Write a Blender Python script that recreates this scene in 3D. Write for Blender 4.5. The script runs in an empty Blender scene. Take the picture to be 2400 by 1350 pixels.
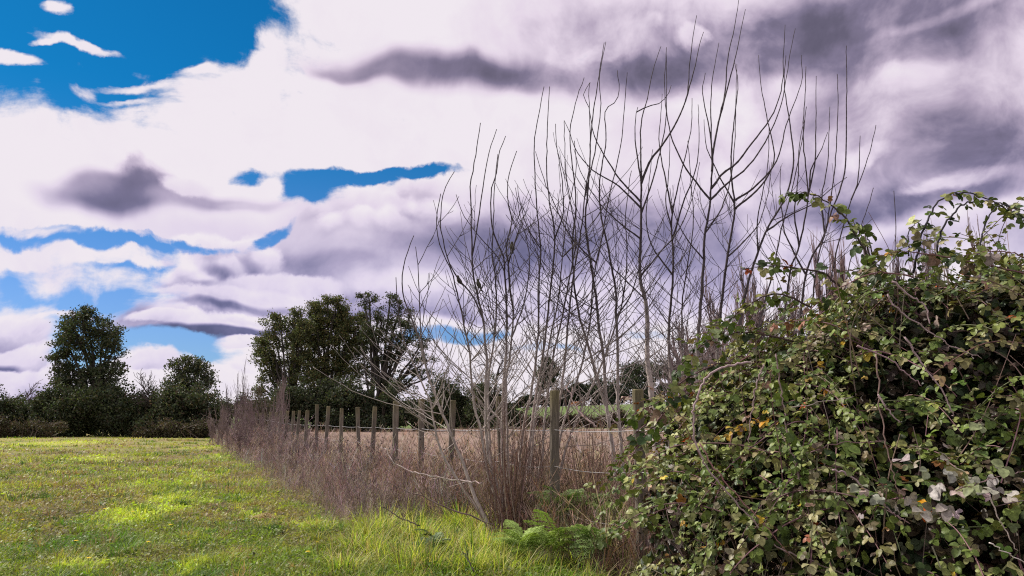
import bpy, math, random
import numpy as np
from mathutils import Vector

# ------------------------------------------------------------------ camera
F, CX, CY, HOR, EYE = 1900.0, 1200.0, 675.0, 977.0, 1.5      # focal length and centre in pixels of the 2400 px photograph
PITCH = math.atan((HOR - CY) / F)
SC = bpy.context.scene
COL = SC.collection
cam_data = bpy.data.cameras.new('camera')
cam_data.sensor_width = 36.0
cam_data.lens = 36.0 * F / 2400.0
cam_data.clip_start = 0.05
cam_data.clip_end = 5000.0
cam = bpy.data.objects.new('camera', cam_data)
COL.objects.link(cam)
cam.location = (0, 0, EYE)
cam.rotation_euler = (math.pi / 2 + PITCH, 0, 0)
SC.camera = cam

# ------------------------------------------------------------------ exposure
SC.view_settings.view_transform = 'Standard'
SC.view_settings.look = 'None'
SC.view_settings.exposure = 0.0
SC.view_settings.gamma = 1.0
SC.render.engine = 'CYCLES'
SC.cycles.use_denoising = False
SC.cycles.filter_width = 1.15
SC.cycles.max_bounces = 6
SC.cycles.diffuse_bounces = 3
SC.cycles.transmission_bounces = 3
SC.cycles.transparent_max_bounces = 8

SUN_AZ, SUN_EL = math.radians(-62), math.radians(43)

# ------------------------------------------------------------------ world: Nishita sky with a layer of cloud over it
SP, CP = math.sin(PITCH), math.cos(PITCH)
def raydir(px, py):
    x, y = (px - CX) / F, -(py - CY) / F
    d = np.array([x, CP - y * SP, SP + y * CP])
    return d / np.linalg.norm(d)
def azel(px, py):
    d = raydir(px, py)
    return math.atan2(d[0], d[1]), math.asin(d[2])

world = bpy.data.worlds.new('World')
SC.world = world
world.use_nodes = True
NT = world.node_tree
NT.nodes.clear()
def N(kind, **kw):
    n = NT.nodes.new(kind)
    for k, v in kw.items():
        setattr(n, k, v)
    return n
def L(a, b):
    NT.links.new(a, b)
def M(op, a, b=None, c=None, clamp=False):
    n = N('ShaderNodeMath', operation=op, use_clamp=clamp)
    for i, v in enumerate((a, b, c)):
        if v is None: continue
        if isinstance(v, (int, float)): n.inputs[i].default_value = v
        else: L(v, n.inputs[i])
    return n.outputs[0]
def MR(v, a, b, c=0.0, d=1.0, kind='SMOOTHSTEP'):
    n = N('ShaderNodeMapRange', interpolation_type=kind)
    L(v, n.inputs[0])
    for i, q in zip((1, 2, 3, 4), (a, b, c, d)): n.inputs[i].default_value = q
    return n.outputs[0]
def noise(vec, scale, detail, rough=0.55, colour=False, dist=0.0):
    n = N('ShaderNodeTexNoise')
    L(vec, n.inputs['Vector'])
    n.inputs['Scale'].default_value = scale
    n.inputs['Detail'].default_value = detail
    n.inputs['Roughness'].default_value = rough
    n.inputs['Distortion'].default_value = dist
    return n.outputs['Color' if colour else 'Fac']
tc = N('ShaderNodeTexCoord')
sep = N('ShaderNodeSeparateXYZ'); L(tc.outputs['Generated'], sep.inputs[0])
az = M('ARCTAN2', sep.outputs[0], sep.outputs[1])
el = M('ARCSINE', sep.outputs[2])
comb = N('ShaderNodeCombineXYZ'); L(az, comb.inputs[0]); L(el, comb.inputs[1])
P0 = comb.outputs[0]
def warp(p, scale, amp, detail, stretch=1.0):
    mp = N('ShaderNodeMapping', vector_type='POINT'); L(p, mp.inputs[0]); mp.inputs['Scale'].default_value = (1, stretch, 1)
    c = noise(mp.outputs[0], scale, detail, 0.6, True)
    s = N('ShaderNodeVectorMath', operation='SUBTRACT'); L(c, s.inputs[0]); s.inputs[1].default_value = (0.5, 0.5, 0.5)
    m = N('ShaderNodeVectorMath', operation='MULTIPLY'); L(s.outputs[0], m.inputs[0]); m.inputs[1].default_value = (amp, amp * 0.8, 0)
    a = N('ShaderNodeVectorMath', operation='ADD'); L(p, a.inputs[0]); L(m.outputs[0], a.inputs[1])
    return a.outputs[0]
P1 = warp(P0, 5.0, 0.10, 2)
P2 = warp(P1, 22.0, 0.035, 5)        # edges of the clouds
P3 = warp(P1, 7.0, 0.045, 3)          # soft undersides
def blob(P, px, py, rx, ry, rot, a, b, inside, acc):
    """acc outside the ellipse, «inside» in its middle"""
    u, v = azel(px, py)
    mp = N('ShaderNodeMapping', vector_type='TEXTURE')
    L(P, mp.inputs[0])
    mp.inputs['Location'].default_value = (u, v, 0)
    mp.inputs['Rotation'].default_value = (0, 0, math.radians(rot))
    mp.inputs['Scale'].default_value = (rx / F, ry / F, 1)
    ln = N('ShaderNodeVectorMath', operation='LENGTH'); L(mp.outputs[0], ln.inputs[0])
    n = N('ShaderNodeMapRange', interpolation_type='SMOOTHSTEP')
    L(ln.outputs['Value'], n.inputs[0])
    n.inputs[1].default_value, n.inputs[2].default_value = a, b
    if isinstance(inside, tuple) and inside[0] != inside[1]:
        sp = N('ShaderNodeSeparateXYZ'); L(mp.outputs[0], sp.inputs[0])
        L(M('MULTIPLY_ADD', sp.outputs[1], (inside[0] - inside[1]) * .5, (inside[0] + inside[1]) * .5), n.inputs[3])
    else: n.inputs[3].default_value = inside[0] if isinstance(inside, tuple) else inside
    if isinstance(acc, (int, float)): n.inputs[4].default_value = acc
    else: L(acc, n.inputs[4])
    return n.outputs[0]
# gaps of clear sky: px, py, rx, ry, turn, strength
HOLES = [(240, 20, 465, 215, 0, 1), (60, 130, 330, 110, -4, 1), (340, 235, 130, 30, -6, 1), (590, 30, 80, 80, 0, 1),
         (950, 408, 140, 15, 7, 1), (810, 430, 180, 24, 8, 1), (690, 460, 90, 38, 8, 1), (600, 436, 50, 24, 0, .9),
         (90, 560, 170, 18, 2, .85), (350, 572, 190, 15, 0, .9), (640, 555, 50, 20, 30, .9), (60, 650, 140, 55, 0, .8), (290, 632, 130, 36, 20, .85), (170, 690, 190, 50, 0, .95), (120, 760, 80, 70, 0, .9),
         (430, 805, 180, 30, 0, 1), (530, 825, 100, 36, 0, 1), (250, 810, 100, 60, 0, .9),
         (1060, 785, 150, 24, 5, .75), (1270, 810, 110, 14, 0, .5), (1000, 880, 100, 18, 0, .5), (1500, 770, 120, 14, 0, .4)]
PUFFS = [(215, 103, 95, 12, -5, .8), (145, 97, 40, 11, 10, .85), (35, 132, 80, 19, -4, .95), (150, 3, 40, 18, 0, .95), (560, 215, 190, 62, 24, 1), (620, 120, 45, 70, -15, 1), (470, 165, 40, 16, 20, .8), (370, 205, 90, 14, 12, .7), (380, 252, 100, 10, 6, .6), (225, 222, 30, 18, 0, .4),
         (612, 462, 26, 44, -25, .98), (60, 548, 60, 8, 0, .6), (330, 560, 60, 6, 0, .5), (110, 598, 210, 14, 3, .85), (290, 606, 80, 9, 0, .8), (140, 645, 90, 34, 0, .62), (290, 652, 90, 26, 0, .6), (60, 690, 60, 12, 0, .4), (150, 711, 75, 8, 0, .8),
         (30, 748, 80, 48, 0, 1), (70, 830, 80, 60, 30, 1), (60, 900, 120, 70, 0, 1), (385, 852, 80, 30, 0, 1), (320, 870, 60, 30, 0, 1), (455, 870, 40, 30, 0, .9), (590, 870, 60, 50, 0, 1), (595, 800, 70, 26, 10, 1), (480, 935, 160, 45, 0, .9),
         (1090, 870, 180, 35, 0, .8)]
def after(P, acc):
    """the same point, reached only once acc is known: keeps few values alive at a time"""
    c = N('ShaderNodeCombineXYZ'); L(M('MULTIPLY', acc, 1e-6), c.inputs[0])
    a = N('ShaderNodeVectorMath', operation='ADD'); L(P, a.inputs[0]); L(c.outputs[0], a.inputs[1])
    return a.outputs[0]
def layer(P, items, a, b, acc, inv=False):
    for i, (px, py, rx, ry, rot, s) in enumerate(items):
        if i % 8 == 0 and not isinstance(acc, float): P = after(P, acc)
        acc = blob(P, px, py, rx, ry, rot, a, b, 1 - s if inv else s, acc)
    return acc
cover = layer(P2, HOLES, .3, 1.38, 1.0, True)
cover = layer(P2, PUFFS, .2, 1.45, cover)
fine = noise(P1, 30.0, 6, 0.6)
smap = N('ShaderNodeMapping', vector_type='POINT'); L(P1, smap.inputs[0]); smap.inputs['Scale'].default_value = (1, 3.2, 1); smap.inputs['Rotation'].default_value = (0, 0, 0.1)
streak = noise(smap.outputs[0], 14.0, 5, 0.6)
alpha = MR(M('ADD', M('MULTIPLY_ADD', M('SUBTRACT', fine, 0.5), 0.9, cover), M('MULTIPLY', M('SUBTRACT', streak, 0.47), 0.9)), 0.22, 0.80)
# the clouds' light and shade, painted on the sky from the farthest to the nearest mass:
# px, py, rx, ry, turn, edge from, edge to, shade at its top, shade at its base, crisp
MASSES = [(1350, 60, 280, 110, 0, .1, 1.4, .28, .36, 0), (2100, 260, 520, 170, 0, .2, 1.4, .26, .44, 0), (2050, 60, 680, 125, -3, .3, 1.25, .66, .80, 0), (1650, 130, 430, 72, 4, .3, 1.3, .80, .86, 0), (1080, 170, 350, 44, -2, .2, 1.35, .78, .90, 0), (860, 160, 140, 20, 0, .1, 1.4, .6, .6, 0),
          (1480, 85, 135, 55, -10, .4, 1.1, .10, .50, 1), (1400, 120, 90, 24, 5, .3, 1.2, .25, .4, 1), (1640, 72, 50, 26, 0, .5, 1.1, .15, .42, 1), (1540, 50, 40, 22, 0, .4, 1.1, .12, .3, 1), (2230, 40, 170, 13, 0, .2, 1.4, .5, .5, 0), (1850, 200, 120, 30, 0, .2, 1.4, .2, .3, 0), (2120, 190, 140, 40, 0, .3, 1.2, .14, .34, 1),
          (2330, 300, 260, 60, 0, .2, 1.4, .45, .6, 0), (2200, 395, 360, 60, -3, .2, 1.3, .70, .75, 0), (2090, 480, 340, 42, 0, .3, 1.3, .85, .85, 0), (1880, 390, 130, 40, 0, .2, 1.3, .35, .5, 0), (2230, 440, 100, 18, 0, .3, 1.2, .35, .45, 1), (2060, 370, 90, 24, 0, .4, 1.1, .3, .45, 1), (2200, 570, 330, 48, 0, .2, 1.4, .22, .42, 0),
          (265, 470, 170, 50, 3, .45, 1.2, .72, .92, 0), (350, 438, 60, 38, 0, .3, 1.3, .70, .85, 1), (320, 400, 26, 14, 30, .1, 1.4, .35, .5, 1), (200, 440, 70, 35, 0, .4, 1.3, .5, .7, 0), (480, 487, 150, 24, 0, .2, 1.3, .48, .55, 0), (610, 500, 80, 12, 0, .2, 1.3, .3, .3, 0), (440, 445, 62, 24, 0, .6, 1.08, .0, .25, 1),
          (1550, 560, 420, 170, 0, .1, 1.4, .35, .60, 0), (960, 580, 350, 170, 0, .75, 1.06, -.05, .65, 1), (1090, 490, 170, 85, 0, .7, 1.08, -.1, .60, 1), (800, 505, 140, 55, 8, .7, 1.08, .0, .35, 1), (930, 470, 120, 40, 8, .7, 1.08, .0, .3, 1), (900, 540, 120, 30, 0, .3, 1.3, .3, .42, 0), (1130, 590, 270, 46, 0, .1, 1.4, .80, .80, 0), (1330, 580, 280, 90, 0, .1, 1.4, .72, .85, 0),
          (790, 622, 190, 20, 0, .1, 1.5, .50, .50, 0), (1230, 480, 90, 40, 0, .3, 1.2, .2, .5, 1), (1000, 680, 260, 28, 0, .3, 1.3, .14, .25, 0), (980, 738, 220, 17, 0, .1, 1.5, .72, .72, 0), (1300, 720, 330, 40, 0, .2, 1.4, .18, .35, 0), (1650, 690, 260, 50, 0, .2, 1.4, .25, .35, 0),
          (500, 560, 260, 50, 0, .2, 1.3, .22, .22, 0), (480, 635, 125, 82, 0, .84, 1.03, -.15, .60, 1), (590, 620, 72, 62, 0, .84, 1.03, -.15, .55, 1), (400, 620, 55, 38, 0, .8, 1.03, .02, .2, 1), (505, 645, 55, 20, -25, .1, 1.3, .55, .6, 0), (605, 640, 40, 20, -30, .1, 1.3, .55, .6, 0), (440, 665, 60, 12, 0, .1, 1.3, .4, .4, 0), (680, 680, 170, 45, 0, .8, 1.05, .05, .35, 1),
          (560, 700, 230, 34, 0, .75, 1.05, .05, .4, 1), (320, 738, 110, 52, 0, .85, 1.03, -.1, .55, 1), (590, 715, 180, 10, 0, .2, 1.4, .72, .72, 0), (325, 730, 36, 28, 40, .2, 1.2, .5, .62, 0), (430, 752, 120, 18, -4, .7, 1.05, .0, .2, 1), (500, 772, 210, 17, 2, .5, 1.15, .85, 1.0, 0), (640, 752, 110, 12, 0, .3, 1.3, .2, .3, 1), (740, 765, 110, 14, 0, .2, 1.4, .6, .6, 0),
          (30, 752, 76, 44, 0, .85, 1.03, .0, .42, 1), (70, 815, 84, 36, 20, .8, 1.05, .0, .3, 1), (5, 845, 56, 15, 0, .3, 1.2, .8, .8, 0), (80, 880, 120, 40, 0, .8, 1.05, .0, .35, 1), (390, 855, 80, 26, 0, .8, 1.05, .0, .3, 1), (595, 803, 60, 20, 0, .7, 1.05, .0, .3, 1)]
# rounded heads along the crests of the cumulus: crest line, radius, shade at the foot of each head
_rh = random.Random(4)
def heads(line, r, foot, n):
    out = []
    for i in range(n):
        f = (i + .5) / n * (len(line) - 1); k = int(f); f -= k
        x = line[k][0] * (1 - f) + line[k + 1][0] * f; y = line[k][1] * (1 - f) + line[k + 1][1] * f
        q = r * _rh.uniform(.65, 1.3)
        out.append((x, y + q * .75, q * 1.35, q, _rh.uniform(-20, 20), .55, 1.18, -.10, foot * _rh.uniform(.8, 1.2), 1))
    return out
HEADS = (heads([(360, 600), (440, 560), (500, 552), (560, 575), (600, 555), (655, 600)], 26, .42, 7) + heads([(350, 640), (420, 610), (480, 640), (560, 650), (640, 650)], 24, .5, 5)
         + heads([(700, 488), (800, 448), (900, 455), (980, 420), (1060, 415)], 30, .40, 7) + heads([(720, 530), (850, 500), (960, 480), (1060, 470)], 34, .45, 5)
         + heads([(225, 712), (290, 688), (380, 690), (470, 690)], 24, .45, 4) + heads([(0, 712), (60, 722), (100, 770)], 26, .4, 3) + heads([(40, 800), (110, 790)], 24, .4, 2) + heads([(320, 838), (400, 828), (450, 840)], 20, .3, 3) + heads([(560, 845), (620, 830)], 22, .3, 2))
_at = next(i for i, m in enumerate(MASSES) if m[:2] == (505, 645))
MASSES = MASSES[:_at] + HEADS + MASSES[_at:]
P3 = after(P3, cover)
shade = 0.0
for i, (px, py, rx, ry, rot, a0, b0, t0, t1, crisp) in enumerate(MASSES):
    if i % 5 == 0 and not isinstance(shade, float): P2 = after(P2, shade); P3 = after(P3, shade)
    shade = blob(P2 if crisp else P3, px, py, rx, ry, rot, a0, b0, (t0, t1), shade)
soft = noise(P1, 9.0, 5, 0.55)
puffiness = M('MAXIMUM', MR(az, -0.30, 0.25, 0.30, 1.0), MR(el, 0.12, 0.26, 1.0, 0.0))
amount = M('MULTIPLY', puffiness, MR(shade, 0.0, 0.5, 0.55, 1.0))
sh = M('ADD', shade, M('MULTIPLY', M('SUBTRACT', soft, 0.49), M('MULTIPLY', amount, 1.7)))
sh = M('ADD', sh, M('MULTIPLY', M('SUBTRACT', fine, 0.5), M('MULTIPLY', amount, 0.45)))
sh = M('MULTIPLY', sh, 0.78, None, True)
ramp = N('ShaderNodeValToRGB')
L(sh, ramp.inputs[0])
e = ramp.color_ramp.elements
e[0].position, e[0].color = 0.0, (0.87, 0.81, 0.87, 1)
e[1].position, e[1].color = 1.0, (0.095, 0.088, 0.135, 1)
for p, c in ((0.17, (0.78, 0.68, 0.80, 1)), (0.39, (0.48, 0.40, 0.53, 1)), (0.61, (0.22, 0.19, 0.29, 1)), (0.78, (0.14, 0.125, 0.19, 1))):
    q = e.new(p); q.color = c
# undersides turn bluer low down
blue = N('ShaderNodeMix', data_type='RGBA', blend_type='MULTIPLY')
L(M('MULTIPLY', sh, MR(el, 0.12, 0.34, 1.0, 0.0)), blue.inputs[0])
L(ramp.outputs[0], blue.inputs[6]); blue.inputs[7].default_value = (0.72, 0.92, 1.25, 1)
sky = N('ShaderNodeTexSky', sky_type='NISHITA')
sky.sun_disc = False
sky.sun_elevation = SUN_EL
sky.sun_rotation = SUN_AZ
sky.altitude = 100
sky.air_density, sky.dust_density, sky.ozone_density = 1.0, 0.3, 2.0
SKYS = 0.1
tint = N('ShaderNodeMix', data_type='RGBA', blend_type='MULTIPLY'); tint.inputs[0].default_value = 1.0
L(sky.outputs[0], tint.inputs[6]); tb = N('ShaderNodeMix', data_type='RGBA'); L(MR(el, 0.10, 0.38), tb.inputs[0])
tb.inputs[6].default_value = (0.40, 0.60, 0.98, 1); tb.inputs[7].default_value = (0.03, 0.52, 0.84, 1)
L(tb.outputs[2], tint.inputs[7])
csc = N('ShaderNodeMix', data_type='RGBA', blend_type='MULTIPLY'); csc.inputs[0].default_value = 1.0
csc.clamp_result = False
L(blue.outputs[2], csc.inputs[6]); csc.inputs[7].default_value = (1 / SKYS, 1 / SKYS, 1 / SKYS, 1)
fin = N('ShaderNodeMix', data_type='RGBA')
L(alpha, fin.inputs[0]); L(tint.outputs[2], fin.inputs[6]); L(csc.outputs[2], fin.inputs[7])
bg = N('ShaderNodeBackground'); L(fin.outputs[2], bg.inputs[0]); bg.inputs[1].default_value = SKYS
wo = N('ShaderNodeOutputWorld'); L(bg.outputs[0], wo.inputs[0])
world.cycles.sampling_method = 'MANUAL'
world.cycles.sample_map_resolution = 256

# ------------------------------------------------------------------ sun
sl = bpy.data.lights.new('sun', 'SUN')
sl.energy = 5.0
sl.angle = math.radians(0.6)
sl.color = (1.0, 0.93, 0.84)
so = bpy.data.objects.new('sun', sl); COL.objects.link(so)
sd = Vector((math.sin(SUN_AZ) * math.cos(SUN_EL), math.cos(SUN_AZ) * math.cos(SUN_EL), math.sin(SUN_EL)))
so.rotation_euler = (-sd).to_track_quat('-Z', 'Y').to_euler()

# ------------------------------------------------------------------ helpers
R = np.random.default_rng(7)
PI = math.pi
def at(px, py, Y):
    """the point seen at photograph pixel (px, py) at the distance Y ahead"""
    d = raydir(px, py)
    return np.array([d[0] / d[1] * Y, Y, EYE + d[2] / d[1] * Y])
def onground(px, py):
    d = raydir(px, py)
    t = -EYE / d[2]
    return np.array([d[0] * t, d[1] * t, 0.0])
def pxm(Y):
    return Y / F                                       # metres per photograph pixel at distance Y

_tab = R.random((256, 256))
def vnoise(x, y):
    x = np.asarray(x, float); y = np.asarray(y, float)
    xi, yi = np.floor(x).astype(int), np.floor(y).astype(int)
    fx, fy = x - xi, y - yi
    fx, fy = fx * fx * (3 - 2 * fx), fy * fy * (3 - 2 * fy)
    a, b = _tab[xi % 256, yi % 256], _tab[(xi + 1) % 256, yi % 256]
    c, d = _tab[xi % 256, (yi + 1) % 256], _tab[(xi + 1) % 256, (yi + 1) % 256]
    return (a * (1 - fx) + b * fx) * (1 - fy) + (c * (1 - fx) + d * fx) * fy
def fbm(x, y, o=4):
    s, a, t = 0, .5, 0
    for i in range(o):
        s = s + a * vnoise(x * 2 ** i + 17.3 * i, y * 2 ** i + 5.1 * i); t += a; a *= .55
    return s / t
def sstep(a, b, x):
    t = np.clip((x - a) / (b - a), 0, 1)
    return t * t * (3 - 2 * t)

class MB:
    """collects geometry for ONE mesh object, with a colour per vertex"""
    def __init__(s):
        s.V, s.F, s.C, s.n = [], [], [], 0
    def add(s, V, faces, C):
        V = np.asarray(V, float).reshape(-1, 3)
        C = np.asarray(C, float)
        if C.ndim == 1: C = np.broadcast_to(C, (len(V), 3))
        s.V.append(V); s.C.append(C)
        for f in faces:
            s.F.append(np.asarray(f) + s.n)
        s.n += len(V)
    def scatter(s, T, loc, rot, scale, C, bend=None):
        """copies of the template T = (V, [faces]) ; rot (n,3,3), scale (n,) or (n,3), C (n,3) or (n,v,3)"""
        V, Fs = T
        n, k = len(loc), len(V)
        if n == 0: return
        scale = np.asarray(scale, float)
        sv = V[None] * (scale[:, None, None] if scale.ndim == 1 else scale[:, None, :])
        P = np.einsum('nij,nkj->nki', rot, sv) + loc[:, None, :]
        C = np.asarray(C, float)
        if C.ndim == 2: C = np.broadcast_to(C[:, None, :], (n, k, 3))
        base = (np.arange(n) * k)[:, None, None]
        s.add(P.reshape(-1, 3), [(np.asarray(f)[None] + base).reshape(-1, np.asarray(f).shape[1]) for f in Fs], C.reshape(-1, 3))
    def tube(s, P, rad, col, k=5, cap=True):
        P = np.asarray(P, float); n = len(P)
        rad = np.broadcast_to(np.asarray(rad, float), (n,))
        T = np.gradient(P, axis=0); T /= np.linalg.norm(T, axis=1)[:, None] + 1e-9
        up = np.array([0.31, -0.9, 0.2]) if abs(T[:, 2]).mean() > .6 else np.array([0, 0, 1.0])
        A = np.cross(T, up); A /= np.linalg.norm(A, axis=1)[:, None] + 1e-9
        B = np.cross(T, A)
        th = np.arange(k) * 2 * PI / k
        ring = P[:, None] + rad[:, None, None] * (np.cos(th)[None, :, None] * A[:, None] + np.sin(th)[None, :, None] * B[:, None])
        i = np.arange(n - 1)[:, None] * k; j = np.arange(k)[None]
        q = np.stack([i + j, i + (j + 1) % k, i + k + (j + 1) % k, i + k + j], -1).reshape(-1, 4)
        faces = [q]
        if cap:
            faces.append((np.arange(k)[::-1])[None]); faces.append((np.arange(k) + (n - 1) * k)[None])
        col = np.asarray(col, float)
        if col.ndim == 2: col = np.repeat(col, k, axis=0)
        s.add(ring.reshape(-1, 3), faces, col)
    def build(s, name, mat, parent=None, smooth=False):
        V = np.concatenate(s.V); C = np.concatenate(s.C)
        me = bpy.data.meshes.new(name)
        me.vertices.add(len(V)); me.vertices.foreach_set('co', V.astype(np.float32).ravel())
        tot = np.concatenate([np.full(len(f), f.shape[1]) for f in s.F]); idx = np.concatenate([f.ravel() for f in s.F])
        me.loops.add(len(idx)); me.loops.foreach_set('vertex_index', idx.astype(np.int32))
        me.polygons.add(len(tot))
        st = np.concatenate([[0], np.cumsum(tot)[:-1]])
        me.polygons.foreach_set('loop_start', st.astype(np.int32))
        try: me.polygons.foreach_set('loop_total', tot.astype(np.int32))
        except Exception: pass
        me.update(calc_edges=True)
        if smooth: me.polygons.foreach_set('use_smooth', np.ones(len(tot), bool))
        else: me.polygons.foreach_set('use_smooth', np.zeros(len(tot), bool))
        at_ = me.color_attributes.new('Col', 'FLOAT_COLOR', 'POINT')
        at_.data.foreach_set('color', np.concatenate([C, np.ones((len(C), 1))], 1).astype(np.float32).ravel())
        me.materials.append(mat)
        o = bpy.data.objects.new(name, me); COL.objects.link(o)
        if parent is not None:
            o.parent = parent
            if parent.type == 'EMPTY':
                me.vertices.foreach_set('co', (V - np.array(parent.location)).astype(np.float32).ravel())
        return o
def tag(o, label, cat, group=None, kind=None):
    o['label'] = label
    if cat: o['category'] = cat
    if group: o['group'] = group
    if kind: o['kind'] = kind
    return o
def empty(name, loc, label, cat, group=None):
    o = bpy.data.objects.new(name, None); COL.objects.link(o)
    o.location = tuple(float(v) for v in loc); o.empty_display_size = 0.2
    return tag(o, label, cat, group)
def copy_tree(o, loc, rotz, scale, label):
    c = o.copy(); COL.objects.link(c); c.location = tuple(float(v) for v in loc); c.rotation_euler = (0, 0, rotz); c.scale = (scale,) * 3; c['label'] = label
    for ch in list(o.children):
        d = ch.copy(); COL.objects.link(d); d.parent = c
        for g in list(ch.children):
            h = g.copy(); COL.objects.link(h); h.parent = d
    return c
def rotz(a):
    c, s, z, o = np.cos(a), np.sin(a), np.zeros_like(a), np.ones_like(a)
    return np.stack([np.stack([c, -s, z], -1), np.stack([s, c, z], -1), np.stack([z, z, o], -1)], -2)
def rotx(a):
    c, s, z, o = np.cos(a), np.sin(a), np.zeros_like(a), np.ones_like(a)
    return np.stack([np.stack([o, z, z], -1), np.stack([z, c, -s], -1), np.stack([z, s, c], -1)], -2)
def roty(a):
    c, s, z, o = np.cos(a), np.sin(a), np.zeros_like(a), np.ones_like(a)
    return np.stack([np.stack([c, z, s], -1), np.stack([z, o, z], -1), np.stack([-s, z, c], -1)], -2)
def frame(d, n):
    """rotation matrices whose local Y is d and local Z is as near n as possible"""
    d = d / (np.linalg.norm(d, axis=-1, keepdims=True) + 1e-9)
    x = np.cross(d, n); x /= np.linalg.norm(x, axis=-1, keepdims=True) + 1e-9
    z = np.cross(x, d)
    return np.stack([x, d, z], -1)
def jit(c, n, a=0.15):
    """n colours near c, a little lighter or darker and of slightly different hue"""
    c = np.asarray(c, float)
    return np.clip(c * (1 + R.normal(0, a, (n, 1))) * (1 + R.normal(0, a * .35, (n, 3))), .003, .95)
def palette(cols, w, n, a=0.15):
    cols = np.asarray(cols, float); w = np.asarray(w, float); w = w / w.sum()
    c = cols[R.choice(len(cols), n, p=w)]
    return np.clip(c * (1 + R.normal(0, a, (n, 1))) * (1 + R.normal(0, a * .35, (n, 3))), .003, .95)
def catmull(P, m=6):
    P = np.asarray(P, float)
    Q = np.concatenate([[2 * P[0] - P[1]], P, [2 * P[-1] - P[-2]]])
    out = []
    for i in range(1, len(Q) - 2):
        t = np.linspace(0, 1, m, endpoint=False)[:, None]
        a, b, c, d = Q[i - 1], Q[i], Q[i + 1], Q[i + 2]
        out.append(.5 * ((2 * b) + (-a + c) * t + (2 * a - 5 * b + 4 * c - d) * t ** 2 + (-a + 3 * b - 3 * c + d) * t ** 3))
    out.append(P[-1:])
    return np.concatenate(out)

# ------------------------------------------------------------------ materials
def mat(name, rough=0.8, trans=0.0, tcol=(1.15, 1.3, .6), nscale=0.0, namp=0.25, bump=0.0, spec=0.3, stretch=(1, 1, 1)):
    m = bpy.data.materials.new(name); m.use_nodes = True
    t = m.node_tree; t.nodes.clear()
    out = t.nodes.new('ShaderNodeOutputMaterial')
    pr = t.nodes.new('ShaderNodeBsdfPrincipled')
    pr.inputs['Roughness'].default_value = rough
    pr.inputs['Specular IOR Level'].default_value = spec
    vc = t.nodes.new('ShaderNodeAttribute'); vc.attribute_name = 'Col'
    c = vc.outputs['Color']
    if nscale:
        tc = t.nodes.new('ShaderNodeTexCoord'); mp = t.nodes.new('ShaderNodeMapping'); mp.inputs['Scale'].default_value = stretch
        t.links.new(tc.outputs['Object'], mp.inputs[0])
        nz = t.nodes.new('ShaderNodeTexNoise'); nz.inputs['Scale'].default_value = nscale; nz.inputs['Detail'].default_value = 5
        t.links.new(mp.outputs[0], nz.inputs['Vector'])
        mr = t.nodes.new('ShaderNodeMapRange'); mr.inputs[1].default_value = .3; mr.inputs[2].default_value = .7
        mr.inputs[3].default_value = 1 - namp; mr.inputs[4].default_value = 1 + namp
        t.links.new(nz.outputs['Fac'], mr.inputs[0])
        mx = t.nodes.new('ShaderNodeVectorMath'); mx.operation = 'SCALE'
        t.links.new(c, mx.inputs[0]); t.links.new(mr.outputs[0], mx.inputs['Scale'])
        c = mx.outputs[0]
        if bump:
            bp = t.nodes.new('ShaderNodeBump'); bp.inputs['Strength'].default_value = bump; bp.inputs['Distance'].default_value = 0.02
            t.links.new(nz.outputs['Fac'], bp.inputs['Height']); t.links.new(bp.outputs[0], pr.inputs['Normal'])
    t.links.new(c, pr.inputs['Base Color'])
    if trans:
        tr = t.nodes.new('ShaderNodeBsdfTranslucent')
        wm = t.nodes.new('ShaderNodeVectorMath'); wm.operation = 'MULTIPLY'; wm.inputs[1].default_value = tcol
        t.links.new(c, wm.inputs[0]); t.links.new(wm.outputs[0], tr.inputs[0])
        ms = t.nodes.new('ShaderNodeMixShader'); ms.inputs[0].default_value = trans
        t.links.new(pr.outputs[0], ms.inputs[1]); t.links.new(tr.outputs[0], ms.inputs[2])
        t.links.new(ms.outputs[0], out.inputs[0])
    else:
        t.links.new(pr.outputs[0], out.inputs[0])
    return m
M_BARK = mat('bark', .85, nscale=30, namp=.35, bump=.3, stretch=(1, 1, .25))
M_TWIG = mat('twig bark', .75, nscale=40, namp=.2)
M_FARLEAF = mat('far foliage', .7, .25)
M_LEAF = mat('bramble leaf', .42, .14, (1.2, 1.1, .6), nscale=60, namp=.35, bump=.15, spec=.2)
M_FERN = mat('fern leaf', .6, .2, (1.1, 1.15, .6), spec=.3)
M_GRASS = mat('grass blades', .55, .4, spec=.35)
M_DRY = mat('dry stalks', .85, .15)
M_SOIL = mat('ground cover', .95, nscale=9, namp=.4, bump=.6)
M_WOOD = mat('weathered wood', .85, nscale=14, namp=.4, bump=.5, stretch=(3, 3, .35))
M_WIRE = mat('galvanised wire', .35, spec=.8)
M_FUR = mat('feathers and hide', .8, nscale=50, namp=.3)
M_PETAL = mat('petals', .6, .3)

# ------------------------------------------------------------------ the ground
FX0, FY0, FSL = 1.30, 8.5, -0.416                       # the fence line: X = FX0 + FSL * (Y - FY0)
def fence_x(Y): return FX0 + FSL * (Y - FY0)
def side(X, Y): return X - fence_x(Y)                   # > 0 beyond the fence
def hfun(X, Y):
    h = (0.16 * (fbm(X * .45, Y * .45, 3) - .5) + .05 * (fbm(X * 2.2 + 5, Y * 2.2, 2) - .5) * (1 - sstep(14, 26, Y))) * sstep(2, 6, Y) * (1 - .6 * sstep(25, 60, Y))
    s = side(X, Y)
    slope = sstep(118, 185, Y) * sstep(-10, 30, s)
    h = h + slope * (2.9 + .035 * np.clip(X, -10, 60)) + sstep(114, 119, Y) * sstep(-5, 15, s) * .5
    h = h + sstep(190, 330, Y) * sstep(0, 140, X) * 5
    return h
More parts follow.
